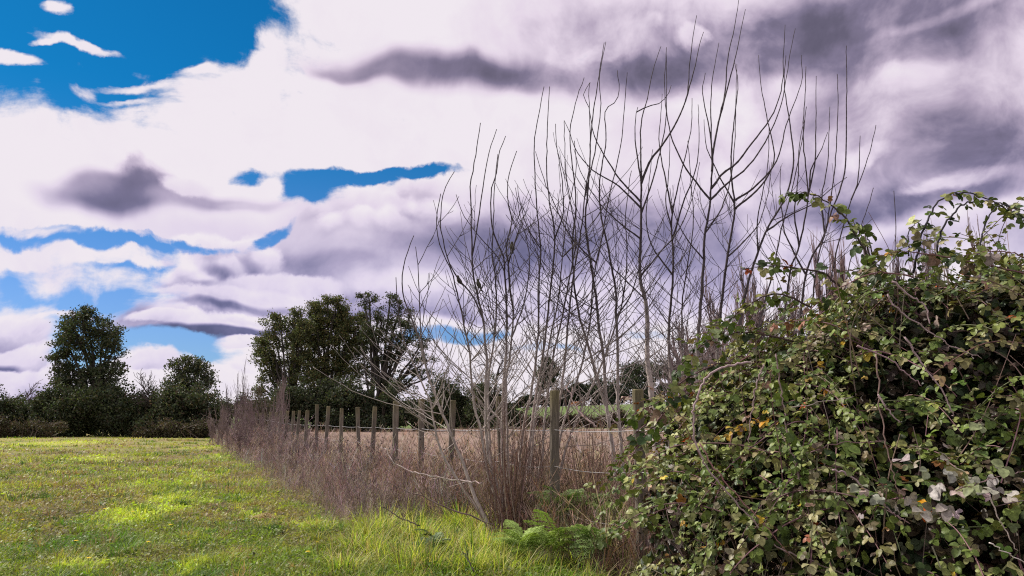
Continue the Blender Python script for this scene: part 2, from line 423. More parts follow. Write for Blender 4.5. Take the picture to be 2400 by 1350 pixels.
# worn brown strips and bright tufts of the meadow, in photograph pixels: x, y, rx, ry
BRIGHT = [(395, 1130, 75, 22), (430, 1165, 55, 10), (350, 1205, 70, 24), (330, 1225, 40, 12), (380, 1180, 60, 10), (510, 1045, 40, 7), (560, 1065, 60, 8), (620, 1085, 35, 10), (730, 1235, 40, 16), (180, 1330, 90, 22), (520, 1330, 60, 25), (460, 1020, 30, 4), (600, 1205, 40, 9), (120, 1040, 120, 7), (240, 1075, 100, 8)]
WORN = [(470, 1045, 50, 10), (520, 1090, 60, 10), (90, 1065, 50, 6), (25, 1110, 45, 9), (330, 1085, 60, 8), (160, 1170, 90, 14), (90, 1220, 90, 14), (540, 1125, 70, 10), (260, 1135, 60, 10), (640, 1150, 70, 14), (520, 1190, 60, 10), (480, 1065, 60, 8), (450, 1230, 40, 10), (700, 1200, 60, 12), (650, 1260, 50, 10), (300, 1200, 40, 10)]
def toimg(X, Y, Z=0.0):
    # photograph pixel of a ground point, used only to read the meadow's patch lists
    zc = Y * CP + (Z - EYE) * SP
    return CX + F * X / zc, CY - F * (-(Y) * SP + (Z - EYE) * CP) / zc
def _patches():
    out = []
    for lst in (BRIGHT, WORN):
        o = []
        for (x, y, rx, ry) in lst:
            g = onground(x, y); a = onground(x + rx, y); b = onground(x, y - ry)
            o.append((g[0], g[1], a[0] - g[0], b[1] - g[1]))
        out.append(o)
    return out
PB, PW = _patches()
def patch(X, Y, lst):
    wx = X + .5 * (fbm(X * 1.3, Y * 1.3, 3) - .5) * 2; wy = Y + (fbm(X * .9 + 40, Y * .9, 3) - .5) * 3
    v = np.zeros_like(np.asarray(X, float))
    for (x, y, a, b) in lst:
        d = np.sqrt(((wx - x) / a) ** 2 + ((wy - y) / b) ** 2)
        v = np.maximum(v, 1 - sstep(.5, 1.25, d))
    return v
C_GREEN, C_OLIVE, C_LIME, C_RUST, C_STRAW = [np.array(c) for c in ((.115, .20, .022), (.33, .325, .045), (.56, .60, .065), (.32, .20, .105), (.46, .37, .16))]
def meadow_col(X, Y, n=None):
    """mean colour of the meadow's plants at a place"""
    X = np.asarray(X, float); Y = np.asarray(Y, float)
    a = sstep(.30, .55, fbm(X * .9 + 9, Y * .6 + 3, 5))[..., None]
    b = sstep(.46, .62, fbm(X * 1.2 + 50, Y * .8 + 31, 5))[..., None]
    near = 1 - sstep(8.5, 13, Y)[..., None]
    a = a * (1 - .45 * near); b = b * (1 - .45 * near)
    far = sstep(9, 24, Y)[..., None]
    a = np.clip(a * 1.1, 0, 1)
    c = C_GREEN * (1 - a) + C_OLIVE * (.85 + .25 * far) * a
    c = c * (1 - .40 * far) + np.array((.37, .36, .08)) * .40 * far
    c = c * (1 - .72 * b) + C_RUST * .72 * b
    k = fbm(X * 2.4 + 3, Y * 1.6 + 8, 4)
    w = (patch(X, Y, PW) * sstep(.25, .50, k))[..., None]; c = c * (1 - .75 * w) + C_RUST * np.array((.85, .8, .9)) * .75 * w
    l = (patch(X, Y, PB) * sstep(.25, .48, fbm(X * 2.0 + 13, Y * 1.5 + 2, 4)))[..., None]; c = c * (1 - .85 * l) + C_LIME * .85 * l
    return c
def ground():
    ys = np.concatenate([np.linspace(-30, 4, 12), np.linspace(4.5, 26, 110), np.geomspace(26.4, 130, 80), np.geomspace(133, 900, 60)])
    us = np.concatenate([np.linspace(-3.2, -1, 20), np.linspace(-.97, .97, 150), np.linspace(1, 3.2, 20)])
    Yg, U = np.meshgrid(ys, us, indexing='ij')
    Xg = U * np.maximum(np.abs(Yg), 9) * np.where(Yg < 4, 1.4, 1.0)
    Z = hfun(Xg, Yg)
    n, m = Xg.shape
    V = np.stack([Xg, Yg, Z], -1).reshape(-1, 3)
    s = side(Xg, Yg)
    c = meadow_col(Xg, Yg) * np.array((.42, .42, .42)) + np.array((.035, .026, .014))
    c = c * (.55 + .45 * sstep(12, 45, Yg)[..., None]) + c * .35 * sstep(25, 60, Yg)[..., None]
    brown = np.array((.21, .145, .115)) * (.8 + .5 * fbm(Xg * .25, Yg * .08, 4))[..., None]
    weeds = np.array((.10, .075, .055))
    k = sstep(-.7, .3, s)[..., None] * sstep(7, 9, Yg)[..., None]
    c = c * (1 - k) + brown * k
    k2 = (sstep(-2.6, -1.6, s) * (1 - sstep(.3, 1.5, s)))[..., None] * sstep(9, 12, Yg)[..., None]
    c = c * (1 - k2) + weeds * k2
    far = np.array((.10, .15, .035)) * (.85 + .3 * fbm(Xg * .1, Yg * .1, 3))[..., None]
    k3 = sstep(104, 108, Yg)[..., None]
    c = c * (1 - k3) + far * k3
    i = np.arange(n - 1)[:, None] * m; j = np.arange(m - 1)[None]
    q = np.stack([i + j, i + j + 1, i + m + j + 1, i + m + j], -1).reshape(-1, 4)
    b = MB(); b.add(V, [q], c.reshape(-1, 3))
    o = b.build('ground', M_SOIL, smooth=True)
    o['kind'] = 'structure'; o['label'] = 'meadow and stubble field running out to the horizon'
ground()

# ------------------------------------------------------------------ templates
def ribbon(n=3, w=.5, lean=0.0, curl=0.0):
    """blade along +Z from the origin, 1 unit tall, w wide; lean and curl bend it towards +Y"""
    t = np.linspace(0, 1, n + 1)
    y = lean * t + curl * t ** 2; z = t * (1 - .35 * abs(curl) * t)
    ww = w * (1 - t ** 1.6) ** .8 * .5
    V, Fq = [], []
    for i in range(n):
        V += [(-ww[i], y[i], z[i]), (ww[i], y[i], z[i])]
    V.append((0, y[n], z[n]))
    for i in range(n - 1): Fq.append((2 * i, 2 * i + 1, 2 * i + 3, 2 * i + 2))
    return np.array(V, float), [np.array(Fq).reshape(-1, 4), np.array([(2 * n - 2, 2 * n - 1, 2 * n)])]
CARD = (np.array([(-.5, -.5, 0), (.5, -.5, .12), (.5, .5, 0), (-.5, .5, -.12)]), [np.array([(0, 1, 2), (0, 2, 3)])])
LEAFLET = (np.array([(0, 0, 0), (-.33, .20, .06), (.33, .20, .06), (-.42, .50, .08), (.42, .50, .08), (-.28, .82, -.01), (.28, .82, -.01), (0, .28, -.02), (0, .58, -.04), (0, 1.0, -.14)], float),
           [np.array([(0, 7, 1), (0, 2, 7), (5, 8, 9), (8, 6, 9)]), np.array([(1, 7, 8, 3), (7, 2, 4, 8)]), np.array([(3, 8, 5), (8, 4, 6)])])
def randrot(n):
    q = R.normal(size=(n, 4)); q /= np.linalg.norm(q, axis=1)[:, None]
    w, x, y, z = q.T
    return np.stack([np.stack([1 - 2 * (y * y + z * z), 2 * (x * y - z * w), 2 * (x * z + y * w)], -1),
                     np.stack([2 * (x * y + z * w), 1 - 2 * (x * x + z * z), 2 * (y * z - x * w)], -1),
                     np.stack([2 * (x * z - y * w), 2 * (y * z + x * w), 1 - 2 * (x * x + y * y)], -1)], -2)

# ------------------------------------------------------------------ far trees
def leafy_tree(name, label, Y, base, lobes, cols, weights, n_leaf=900, size=.12, bark=(.05, .042, .036), cat='tree', group=None, trunks=1, zb=None, depth=.8, trunk_r=.16, seed=1, sub=26, sig=.30, ground_z=None):
    """lobes: (px, py, rx, ry[, weight]) in photograph pixels at distance Y; each gets a limb, branches and leaves of its own"""
    global R
    keep, R = R, np.random.default_rng(seed)
    gz = ground_z if ground_z is not None else float(hfun(at(base, 950, Y)[0], Y))
    B = at(base, 950, Y); B[2] = gz - .05
    o = empty(name, B, label, cat, group)
    tr, lf = MB(), MB()
    m = pxm(Y)
    bases = [B + np.array([R.normal(0, .5) * (trunks > 1), R.normal(0, .4) * (trunks > 1), 0]) for _ in range(trunks)]
    for li, lb in enumerate(lobes):
        px, py, rx, ry = lb[:4]; wt = lb[4] if len(lb) > 4 else 1
        c = at(px, py, Y); rx *= m; ry *= m; rd = (rx + ry) / 2
        c[1] += R.uniform(-1, 1) * depth * rd
        b0 = bases[li % trunks]
        mid = b0 * .55 + c * .45; mid[2] = b0[2] + (c[2] - b0[2]) * R.uniform(.45, .6); mid[0] = b0[0] + (c[0] - b0[0]) * R.uniform(.2, .4); mid[1] = b0[1] + (c[1] - b0[1]) * .3
        limb = catmull([b0, mid, c * .9 + mid * .1, c + np.array([0, 0, ry * .3])], 5)
        limb[1:] += R.normal(0, .04, (len(limb) - 1, 3))
        tr.tube(limb, np.linspace(trunk_r * R.uniform(.7, 1), .035, len(limb)), bark, 5)
        ns = max(6, int(sub * wt)); pts = []
        for _ in range(ns):
            d = R.normal(size=3); d /= np.linalg.norm(d); d *= R.uniform(.35, 1.1) ** .5
            e = c + d * np.array([rx, rd, ry])
            if e[2] < gz + .1: continue
            s = limb[R.integers(len(limb) // 2, len(limb))]
            mm = (s + e) / 2 + R.normal(0, .12, 3) + np.array([0, 0, -.1])
            p = catmull([s, mm, e], 4)
            tr.tube(p, np.linspace(.03, .012, len(p)), bark, 3, False)
            pts.append((p[len(p) * 2 // 3:], R.uniform(.1, 1.9)))
        for p, w in pts:
            k = int(n_leaf * wt / ns * w)
            if k < 1: continue
            q = p[R.integers(0, len(p), k)] + R.normal(0, 1, (k, 3)) * np.array([sig, sig, sig * .62])
            q = q[q[:, 2] > gz + .03]
            k = len(q)
            lf.scatter(CARD, q, randrot(k), np.stack([size * R.uniform(.5, 1.1, k), size * R.uniform(.9, 1.9, k), np.full(k, size)], 1), palette(cols, weights, k, .22) * R.uniform(.8, 1.2))
    tr.build('trunk', M_BARK, o); lf.build('crown', M_FARLEAF, o)
    R = keep
    return o
def grow_paths(seed, levels, split, ang, up, gnarl, fork, lean=(0, 0), ratio=(.5, .72)):
    rg = np.random.default_rng(seed); out = []
    def grow(p, d, ln, r, lv):
        n = 5; P = [p]; q = p.copy(); dd = d.copy()
        for i in range(n):
            dd = dd + rg.normal(0, gnarl, 3) + np.array([0, 0, up * .12]); dd /= np.linalg.norm(dd)
            q = q + dd * ln / n; P.append(q.copy())
        P = np.array(P); out.append((P, r, lv))
        if lv == 0: return
        k = split + int(rg.integers(0, 2))
        for i in range(k):
            f = fork + (1 - fork) * (i + rg.random() * .6) / k if i < k - 1 else 1.0
            j = min(int(f * n), n); s = P[j]
            a = rg.uniform(0, 2 * PI); e = np.cross(dd, np.array([math.cos(a), math.sin(a), .3])); e /= np.linalg.norm(e) + 1e-9
            th = ang * rg.uniform(.5, 1.1) * (1 if i < k - 1 else .35)
            nd = dd * math.cos(th) + e * math.sin(th)
            grow(s, nd / np.linalg.norm(nd), ln * rg.uniform(*ratio), r * (.5 if i < k - 1 else .62), lv - 1)
    grow(np.zeros(3), np.array([lean[0], lean[1], 1.0]), 1.0, 1.0, levels)
    return out
def bare_tree(name, label, Y, base, top, width, levels=4, col=(.10, .075, .07), r0=.12, split=4, ang=.75, up=.35, group=None, seed=1, cat='bare tree', min_r=.010, gnarl=.12, fork=.35, stems=1, spread=0.0, ratio=(.5, .72)):
    """leafless tree or shrub: base px, top py, crown half width px, at distance Y"""
    B = at(base, 950, Y); gz = float(hfun(B[0], Y)); B[2] = gz - .05
    H = at(base, top, Y)[2] - gz; W = width * pxm(Y)
    paths = []
    rg = np.random.default_rng(seed + 99)
    for k in range(stems):
        off = rg.normal(0, 1, 3) * np.array([spread, spread, 0]); hs = 1 if k == 0 else rg.uniform(.6, .95)
        for P, r, lv in grow_paths(seed * 31 + k, levels, split, ang, up, gnarl, fork, (rg.normal(0, .12), rg.normal(0, .12)) if stems > 1 else (0, 0), ratio):
            paths.append((P * hs + off, r * hs, lv))
    hz = max(P[:, 2].max() for P, _, _ in paths); wx = np.percentile(np.concatenate([abs(P[:, 0]) for P, _, _ in paths]), 97)
    o = empty(name, B, label, cat, group); tr, tw = MB(), MB()
    S = np.array([W / wx, W / wx, H / hz])
    for P, r, lv in paths:
        a = max(r * r0, min_r); b = max(r * r0 * .5, min_r * .8)
        (tr if lv >= levels - 1 else tw).tube(P * S + B, np.linspace(a, b, len(P)), np.array(col), 5 if lv >= levels - 1 else 3, False)
    tr.build('trunk', M_BARK, o); tw.build('branches', M_TWIG, o)
    return o
def bush(name, label, Y, x0, x1, top, cols, weights, seed, n=9000, size=.14, bottom=None, cat='bush', group=None, lumps=9, stems=26, droop=.0):
    """dense thicket between the pixel columns x0 and x1; top = crest pixel rows, evenly spaced from x0 to x1"""
    global R
    keep, R = R, np.random.default_rng(seed)
    xm = (x0 + x1) / 2; B = at(xm, 950, Y); gz = float(hfun(B[0], Y)); B[2] = gz - .05
    o = empty(name, B, label, cat, group); m = pxm(Y)
    lf, st = MB(), MB()
    top = np.asarray(top, float); cx = np.linspace(x0, x1, len(top))
    size *= .82; n = int(n * 1.45)
    for i in range(lumps * 3):
        px = R.uniform(x0, x1); tp = np.interp(px, cx, top)
        H = at(px, tp, Y)[2] - gz; r = R.uniform(.10, .26) * H + .2
        f = R.random() ** .8
        zc = max((H - r) * f, r * .4); rr = r * R.uniform(.8, 1.25)
        c = np.array([at(px, 950, Y)[0], Y + R.uniform(-.5, .5) * H * .8, gz + zc])
        k = int(n / (lumps * 3))
        d = R.normal(size=(k, 3)); d /= np.linalg.norm(d, axis=1)[:, None]; d *= (R.uniform(.25, 1.05, k) ** .5)[:, None]
        q = c + d * np.array([rr * 1.25, rr, r]); q = q[q[:, 2] > gz]
        k = len(q)
        if k: lf.scatter(CARD, q, randrot(k), np.stack([size * R.uniform(.5, 1.1, k), size * R.uniform(.8, 1.7, k), np.full(k, size)], 1), palette(cols, weights, k, .22) * R.uniform(.75, 1.25))
    for i in range(stems):
        px = R.uniform(x0, x1); tp = np.interp(px, cx, top); X = at(px, 950, Y)[0]; H = at(px, tp, Y)[2] - gz
        p = catmull([(X, Y + R.uniform(-1, 1), gz), (X + R.normal(0, .4), Y + R.uniform(-1, 1), gz + H * .6), (X + R.normal(0, .7), Y + R.uniform(-1, 1), gz + H * R.uniform(.9, 1.12))], 4)
        st.tube(p, np.linspace(.035, .012, len(p)), (.10, .075, .06), 3, False)
        k = int(n * .006); q = p[R.integers(len(p) // 2, len(p), k)] + R.normal(0, size * 1.6, (k, 3))
        lf.scatter(CARD, q, randrot(k), np.full((k, 3), size) * R.uniform(.6, 1.2, (k, 1)), palette(cols, weights, k, .2))
    st.build('stems', M_TWIG, o); lf.build('foliage', M_FARLEAF, o)
    R = keep
    return o

DK = [(.036, .048, .026), (.055, .070, .034), (.085, .10, .042), (.065, .053, .034)]  # evergreen tones, lightened slightly to put distance haze into the colour
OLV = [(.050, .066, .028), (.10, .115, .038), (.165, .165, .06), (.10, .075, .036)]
# ---- the row along the far edge of the meadow
YL = 66
leafy_tree('leafy_tree', 'tall dark evergreen tree rising out of the hedge at the far left of the meadow', YL, 212,
    [(205, 757, 42, 32, 1.2), (165, 765, 30, 28, .8), (250, 765, 34, 34, .9), (148, 800, 34, 26, .7), (195, 800, 40, 26), (255, 805, 38, 26, .8), (275, 790, 22, 24, .4), (150, 838, 36, 24, .7), (270, 840, 34, 26, .7), (215, 830, 26, 18, .35),
     (165, 872, 40, 22, .9), (215, 880, 44, 26, 1.3), (262, 880, 36, 24, .9), (180, 915, 44, 28, 1.3), (235, 925, 50, 30, 1.5), (150, 890, 26, 24, .6), (135, 850, 18, 20, .25), (205, 735, 20, 12, .4)],
    DK, (3, 4, 2, 1), n_leaf=1300, size=.105, trunks=2, seed=11, sig=.24)
leafy_tree('leafy_tree', 'smaller round crowned evergreen tree between the bare tree and the fence end', YL, 448,
    [(420, 862, 26, 24, .8), (452, 858, 28, 22, .8), (478, 868, 18, 20, .5), (408, 890, 26, 22, .8), (445, 890, 30, 24, 1), (485, 892, 18, 20, .6), (430, 925, 36, 24, 1.2), (470, 925, 34, 26, 1.2), (400, 945, 28, 20, .8), (430, 842, 14, 9, .2), (466, 845, 12, 8, .2)],
    DK + [(.10, .095, .035)], (3, 4, 2, 1, 1), n_leaf=1000, size=.095, trunks=2, seed=12, sig=.22, trunk_r=.12)
bush('bramble_thicket', 'dark thicket at the left edge of the picture under the bare tree', YL - 1, -130, 110, (900, 890, 900, 915, 930, 955, 970), DK, (3, 4, 2, 1), 21, n=15000, lumps=12)
bush('bramble_thicket', 'widest dark thicket around the foot of the tall evergreen tree', YL - 2, 95, 330, (925, 900, 905, 915, 895, 900, 905, 935), DK, (3, 4, 2, 1), 22, n=22000, lumps=14)
bush('bramble_thicket', 'dark thicket below the bare tree with the black twigs', YL - 2, 300, 400, (945, 950, 955, 955, 945), DK + [(.09, .07, .04)], (3, 3, 1, 1, 1), 23, n=11000, lumps=9)
bush('bramble_thicket', 'thicket with brown stems at the far end of the meadow beside the fence line', YL - 3, 370, 520, (925, 905, 900, 905, 915, 930, 950), DK + [(.10, .075, .045)], (3, 3, 2, 1, 1), 24, n=14000, lumps=10)
bush('bramble_thicket', 'low dark thicket behind the tangle of grey shrubs at the fence end', 72, 500, 640, (945, 935, 930, 935, 940), DK, (3, 3, 2, 1), 25, n=9000, lumps=8)
bush('low_scrub', 'brown dry scrub in front of the dark hedge at the left edge', YL - 6, -60, 150, (985, 975, 985, 990, 985), [(.085, .06, .042), (.05, .045, .028), (.07, .075, .03)], (3, 3, 1), 26, n=6000, size=.10, lumps=10, cat='scrub')
bush('low_scrub', 'brown dry scrub at the foot of the hedge under the round evergreen', YL - 6, 330, 520, (998, 990, 985, 992, 985, 985), [(.09, .065, .045), (.055, .05, .03), (.08, .09, .03)], (3, 3, 1), 27, n=6000, size=.10, lumps=10, cat='scrub')
bare_tree('bare_tree', 'fan shaped leafless tree above the thicket at the left edge', YL + 4, 38, 885, 42, seed=3, ang=.7, r0=.18, min_r=.018, levels=5, split=3, ratio=(.62, .82), fork=.2)
bare_tree('bare_tree', 'dark leafless tree with crooked twigs between the two evergreens', YL - 1, 348, 858, 48, seed=6, ang=.85, gnarl=.13, r0=.2, col=(.07, .052, .048), min_r=.020, levels=5, split=3, ratio=(.62, .82), fork=.2)
bare_tree('bare_shrub', 'wispy leafless shrub with tall thin shoots at the end of the meadow', 60, 560, 832, 34, seed=7, ang=.4, up=1.2, stems=4, spread=.35, r0=.05, levels=3, split=4, cat='bare shrub', col=(.12, .085, .09))
bare_tree('bare_shrub', 'grey leafless shrub leaning out over the end of the meadow', 44, 520, 925, 36, seed=8, ang=.5, up=.8, stems=6, spread=.4, r0=.03, levels=3, cat='bare shrub', col=(.22, .17, .165), min_r=.008)
bare_tree('bare_shrub', 'grey leafless shrub in front of the left of the large tree group', 42, 625, 862, 52, seed=9, ang=.6, up=.6, stems=4, spread=.35, r0=.05, levels=3, cat='bare shrub', col=(.22, .17, .165), min_r=.009)
for i, (px_, tp_, w_, Y_, l_) in enumerate([(545, 915, 40, 50, 'grey tangled leafless shrub in the weeds just right of the meadow end'), (590, 900, 44, 40, 'grey tangled leafless shrub in the weeds below the wispy tall shoots'), (660, 925, 40, 34, 'grey twiggy shrub in the weeds where the posts begin'),
        (575, 960, 46, 33, 'low arching leafless shrub leaning out of the weeds over the meadow'), (700, 985, 44, 25, 'low arching twiggy shrub in front of the small far posts')]):
    bare_tree('bare_shrub', l_, Y_, px_, tp_, w_, seed=80 + i, ang=.85, up=.35, stems=7, spread=.5, r0=.022, levels=3, split=4, cat='bare shrub', col=[(.24, .185, .18), (.17, .12, .12)][i % 2], min_r=.006, gnarl=.16, group='leafless shrubs among the fence weeds')
bush('small_dark_bush', 'small drooping dark bush left of the large tree group', 58, 590, 632, (930, 898, 905, 930), [(.07, .055, .045), (.05, .05, .03)], (2, 1), 28, n=2500, size=.09, lumps=4, stems=8)
# ---- the large trees behind the field
YT = 92
leafy_tree('leafy_tree', 'leftmost tree of the large group, drooping olive green foliage', YT, 668,
    [(640, 765, 34, 26, 1), (682, 757, 36, 26, 1), (625, 800, 26, 26, .8), (665, 795, 34, 26, .7), (700, 790, 26, 26, .7), (620, 840, 26, 28, 1), (645, 830, 26, 22, .5), (700, 830, 24, 24, .45), (625, 880, 26, 24, .7), (660, 900, 34, 30, .8), (640, 865, 20, 20, .5), (700, 880, 26, 26, .5), (655, 738, 18, 12, .3), (705, 820, 26, 30, .6), (715, 770, 24, 22, .7), (610, 905, 24, 20, .5), (690, 855, 26, 30, .6), (660, 860, 26, 24, .5), (725, 880, 26, 30, .7), (690, 730, 16, 12, .3), (612, 812, 16, 18, .35)],
    OLV, (3, 3, 1.4, 1), n_leaf=1500, size=.12, trunks=3, seed=13, sig=.30, trunk_r=.2)
leafy_tree('leafy_tree', 'middle tree of the large group with the broad olive green crown', YT + 3, 770,
    [(790, 722, 30, 22, 1.3), (745, 722, 22, 16, .7), (750, 745, 34, 24, 1.4), (800, 750, 36, 26, 1.6), (775, 780, 44, 30, 1.9), (740, 790, 30, 28, .9), (815, 785, 28, 28, 1.3), (760, 820, 34, 26, 1), (805, 825, 32, 28, 1.2), (735, 835, 26, 24, .45), (785, 865, 40, 30, .9), (740, 890, 40, 34, 1), (820, 880, 30, 30, .7), (790, 700, 14, 9, .3), (845, 790, 24, 30, 1), (725, 780, 26, 34, .9), (845, 830, 24, 26, .8), (700, 800, 20, 26, .5), (850, 750, 18, 18, .5), (760, 860, 26, 30, .7), (800, 850, 26, 28, .7), (845, 870, 26, 28, .7), (715, 845, 20, 30, .5), (770, 705, 16, 10, .35)],
    OLV + [(.14, .12, .035)], (2.4, 3, 2, 1, .8), n_leaf=1750, size=.12, trunks=3, seed=14, sig=.30, trunk_r=.22)
leafy_tree('leafy_tree', 'rightmost tree of the large group with two feathery topmost sprays', YT, 888,
    [(865, 695, 30, 15, .5), (912, 700, 24, 13, .45), (855, 715, 20, 12, .3), (885, 728, 20, 14, .3), (935, 720, 20, 18, .5), (960, 735, 24, 16, .5), (895, 755, 26, 18, .8), (930, 755, 34, 22, 1.1), (880, 790, 32, 26, 1.4), (925, 795, 40, 26, 1.6), (965, 785, 26, 26, .9), (895, 830, 28, 26, .9), (935, 830, 34, 20, .8), (980, 830, 24, 22, .4), (960, 865, 40, 16, .4), (875, 880, 36, 30, 1), (925, 900, 36, 26, .8), (985, 870, 24, 14, .25), (850, 810, 20, 26, .6), (865, 765, 20, 22, .6), (1000, 845, 22, 14, .25), (1005, 880, 24, 14, .25), (950, 900, 34, 22, .5), (870, 850, 22, 28, .6), (910, 865, 26, 20, .4), (990, 800, 16, 20, .35)],
    DK + [(.08, .075, .03)], (3, 3, 2, 1, 1), n_leaf=1000, size=.115, trunks=3, seed=15, sig=.24, trunk_r=.24)
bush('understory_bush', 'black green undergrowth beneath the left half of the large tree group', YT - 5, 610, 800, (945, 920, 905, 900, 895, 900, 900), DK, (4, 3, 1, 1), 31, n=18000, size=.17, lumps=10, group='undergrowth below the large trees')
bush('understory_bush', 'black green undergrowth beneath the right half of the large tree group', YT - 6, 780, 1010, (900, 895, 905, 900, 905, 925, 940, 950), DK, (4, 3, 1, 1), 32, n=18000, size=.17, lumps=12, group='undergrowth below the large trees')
# ---- beyond the brown field
bush('evergreen_bush', 'round dark evergreen bush right of the large trees', 108, 1005, 1110, (925, 880, 878, 890, 930, 950), DK, (3, 4, 2, 1), 33, n=10000, size=.18, lumps=8)
bush('evergreen_bush', 'tall dark evergreen bush behind the middle of the poplar shoots', 106, 1095, 1225, (940, 905, 890, 895, 920, 950, 975), DK, (3, 4, 2, 1), 34, n=12000, size=.18, lumps=9)
bare_tree('bare_tree', 'spreading leafless tree above the evergreen bushes behind the shoots', 112, 1150, 778, 92, seed=15, ang=.9, gnarl=.15, levels=5, split=3, r0=.35, col=(.06, .045, .045), min_r=.022, ratio=(.62, .82), fork=.2)
leafy_tree('leafy_tree', 'narrow dark evergreen tree standing alone beyond the green slope', 190, 1284, [(1285, 850, 16, 16, 1), (1272, 872, 14, 16, 1), (1298, 872, 13, 16, 1), (1284, 892, 20, 18, 1.2), (1270, 915, 12, 14, .5), (1300, 915, 12, 14, .5)], DK, (3, 4, 1, 1), n_leaf=700, size=.3, trunks=2, seed=16, sig=.45)
bare_tree('bare_tree', 'thin leafless tree right of the narrow evergreen beyond the slope', 190, 1325, 870, 24, seed=17, levels=3, split=5, r0=.2, min_r=.03, col=(.09, .075, .08))
bare_tree('bare_tree', 'pale leafless tree on the skyline behind the second nearest post', 195, 1400, 868, 30, seed=18, levels=3, split=5, r0=.2, min_r=.03, col=(.12, .10, .11))
HD = [(.040, .052, .034), (.055, .065, .040), (.075, .07, .05)]
bush('hillside_bush', 'dark bush line at the top left of the green slope', 196, 1205, 1320, (945, 925, 930, 928, 935, 930), HD, (3, 2, 1), 35, n=6000, size=.32, lumps=9)
bush('hillside_bush', 'dark bush line at the top of the green slope behind the cattle', 194, 1310, 1430, (925, 905, 895, 900, 890, 900), HD, (3, 2, 1), 36, n=8000, size=.32, lumps=9)
bush('hillside_bush', 'tallest dark bush on the slope, left of the nearest post', 198, 1420, 1530, (905, 885, 860, 850, 845, 850), HD, (3, 2, 1), 37, n=9000, size=.32, lumps=9)
bush('hillside_wood', 'wooded hillside behind the leaves of the bramble', 215, 1510, 1780, (850, 840, 845, 830, 820, 815, 820, 830), HD + [(.10, .08, .075)], (3, 2, 1, 2), 38, n=18000, size=.36, lumps=14, cat='wood')
bush('field_hedge', 'low dark hedge on the bank between the brown field and the green slope', 114, 1195, 1420, (985, 975, 972, 978, 968, 975, 978), [(.06, .045, .03), (.045, .04, .025), (.11, .075, .05)], (3, 3, 2), 39, n=14000, size=.15, lumps=22, cat='hedge')
bush('field_hedge', 'brown hedge on the bank right of the second nearest post', 113, 1400, 1600, (975, 962, 965, 970, 962, 965), [(.07, .05, .035), (.05, .04, .025), (.12, .08, .055)], (3, 3, 2), 40, n=12000, size=.15, lumps=20, cat='hedge')
bush('far_hedge', 'dark hedge closing the brown field behind the right side bramble', 112, 1590, 2900, (960, 955, 950, 955, 950, 950, 945, 950), HD, (3, 2, 1), 41, n=20000, size=.3, lumps=30, cat='hedge')
# ---- leafless trees behind the bramble
for i, (bx, tp, w, lab) in enumerate([(1640, 610, 60, 'leafless tree behind the poplar shoots, left of the bramble crest'), (1720, 650, 45, 'leafless tree with fine upright twigs behind the leaning poplar shoots'),
        (1800, 570, 50, 'slender leafless tree just left of the bundled poplar'), (1880, 590, 44, 'leafless tree close against the left side of the bundled poplar'),
        (2060, 515, 60, 'leafless tree behind the left arching bramble spray'), (2200, 500, 62, 'leafless tree behind the middle of the bramble crest'), (2300, 510, 50, 'leafless tree showing between the two high bramble canes'), (2400, 485, 62, 'leafless tree at the right edge above the bramble'), (2560, 540, 70, 'leafless tree outside the right edge')]):
    bare_tree('bare_tree', lab, 60 + 3 * (i % 3), bx, tp, w, levels=4, split=5, ang=.5, up=1.0, seed=50 + i, r0=.16, min_r=.021, col=(.13, .095, .10), stems=2, spread=.3, group='leafless trees behind the bramble', fork=.3)
bare_tree('columnar_poplar', 'narrow bundled leafless poplar rising above the bramble', 75, 1962, 528, 40, levels=3, split=9, ang=.22, up=1.6, seed=71, stems=5, spread=.05, r0=.14, min_r=.024, col=(.17, .11, .11), cat='poplar', fork=.12, gnarl=.04, ratio=(.42, .7))
bare_tree('bare_tree', 'brownish leafless tree between the poplar shoots and the bramble shoulder', 40, 1680, 640, 90, levels=5, split=3, ang=.6, up=.9, seed=73, r0=.1, min_r=.010, col=(.16, .115, .11), stems=2, spread=.3)
bare_tree('bare_shrub', 'twiggy leafless shrub behind the left shoulder of the bramble', 22, 1640, 720, 110, levels=4, split=4, ang=.6, up=.6, seed=72, r0=.05, min_r=.005, col=(.17, .13, .13), stems=3, spread=.3, cat='bare shrub')

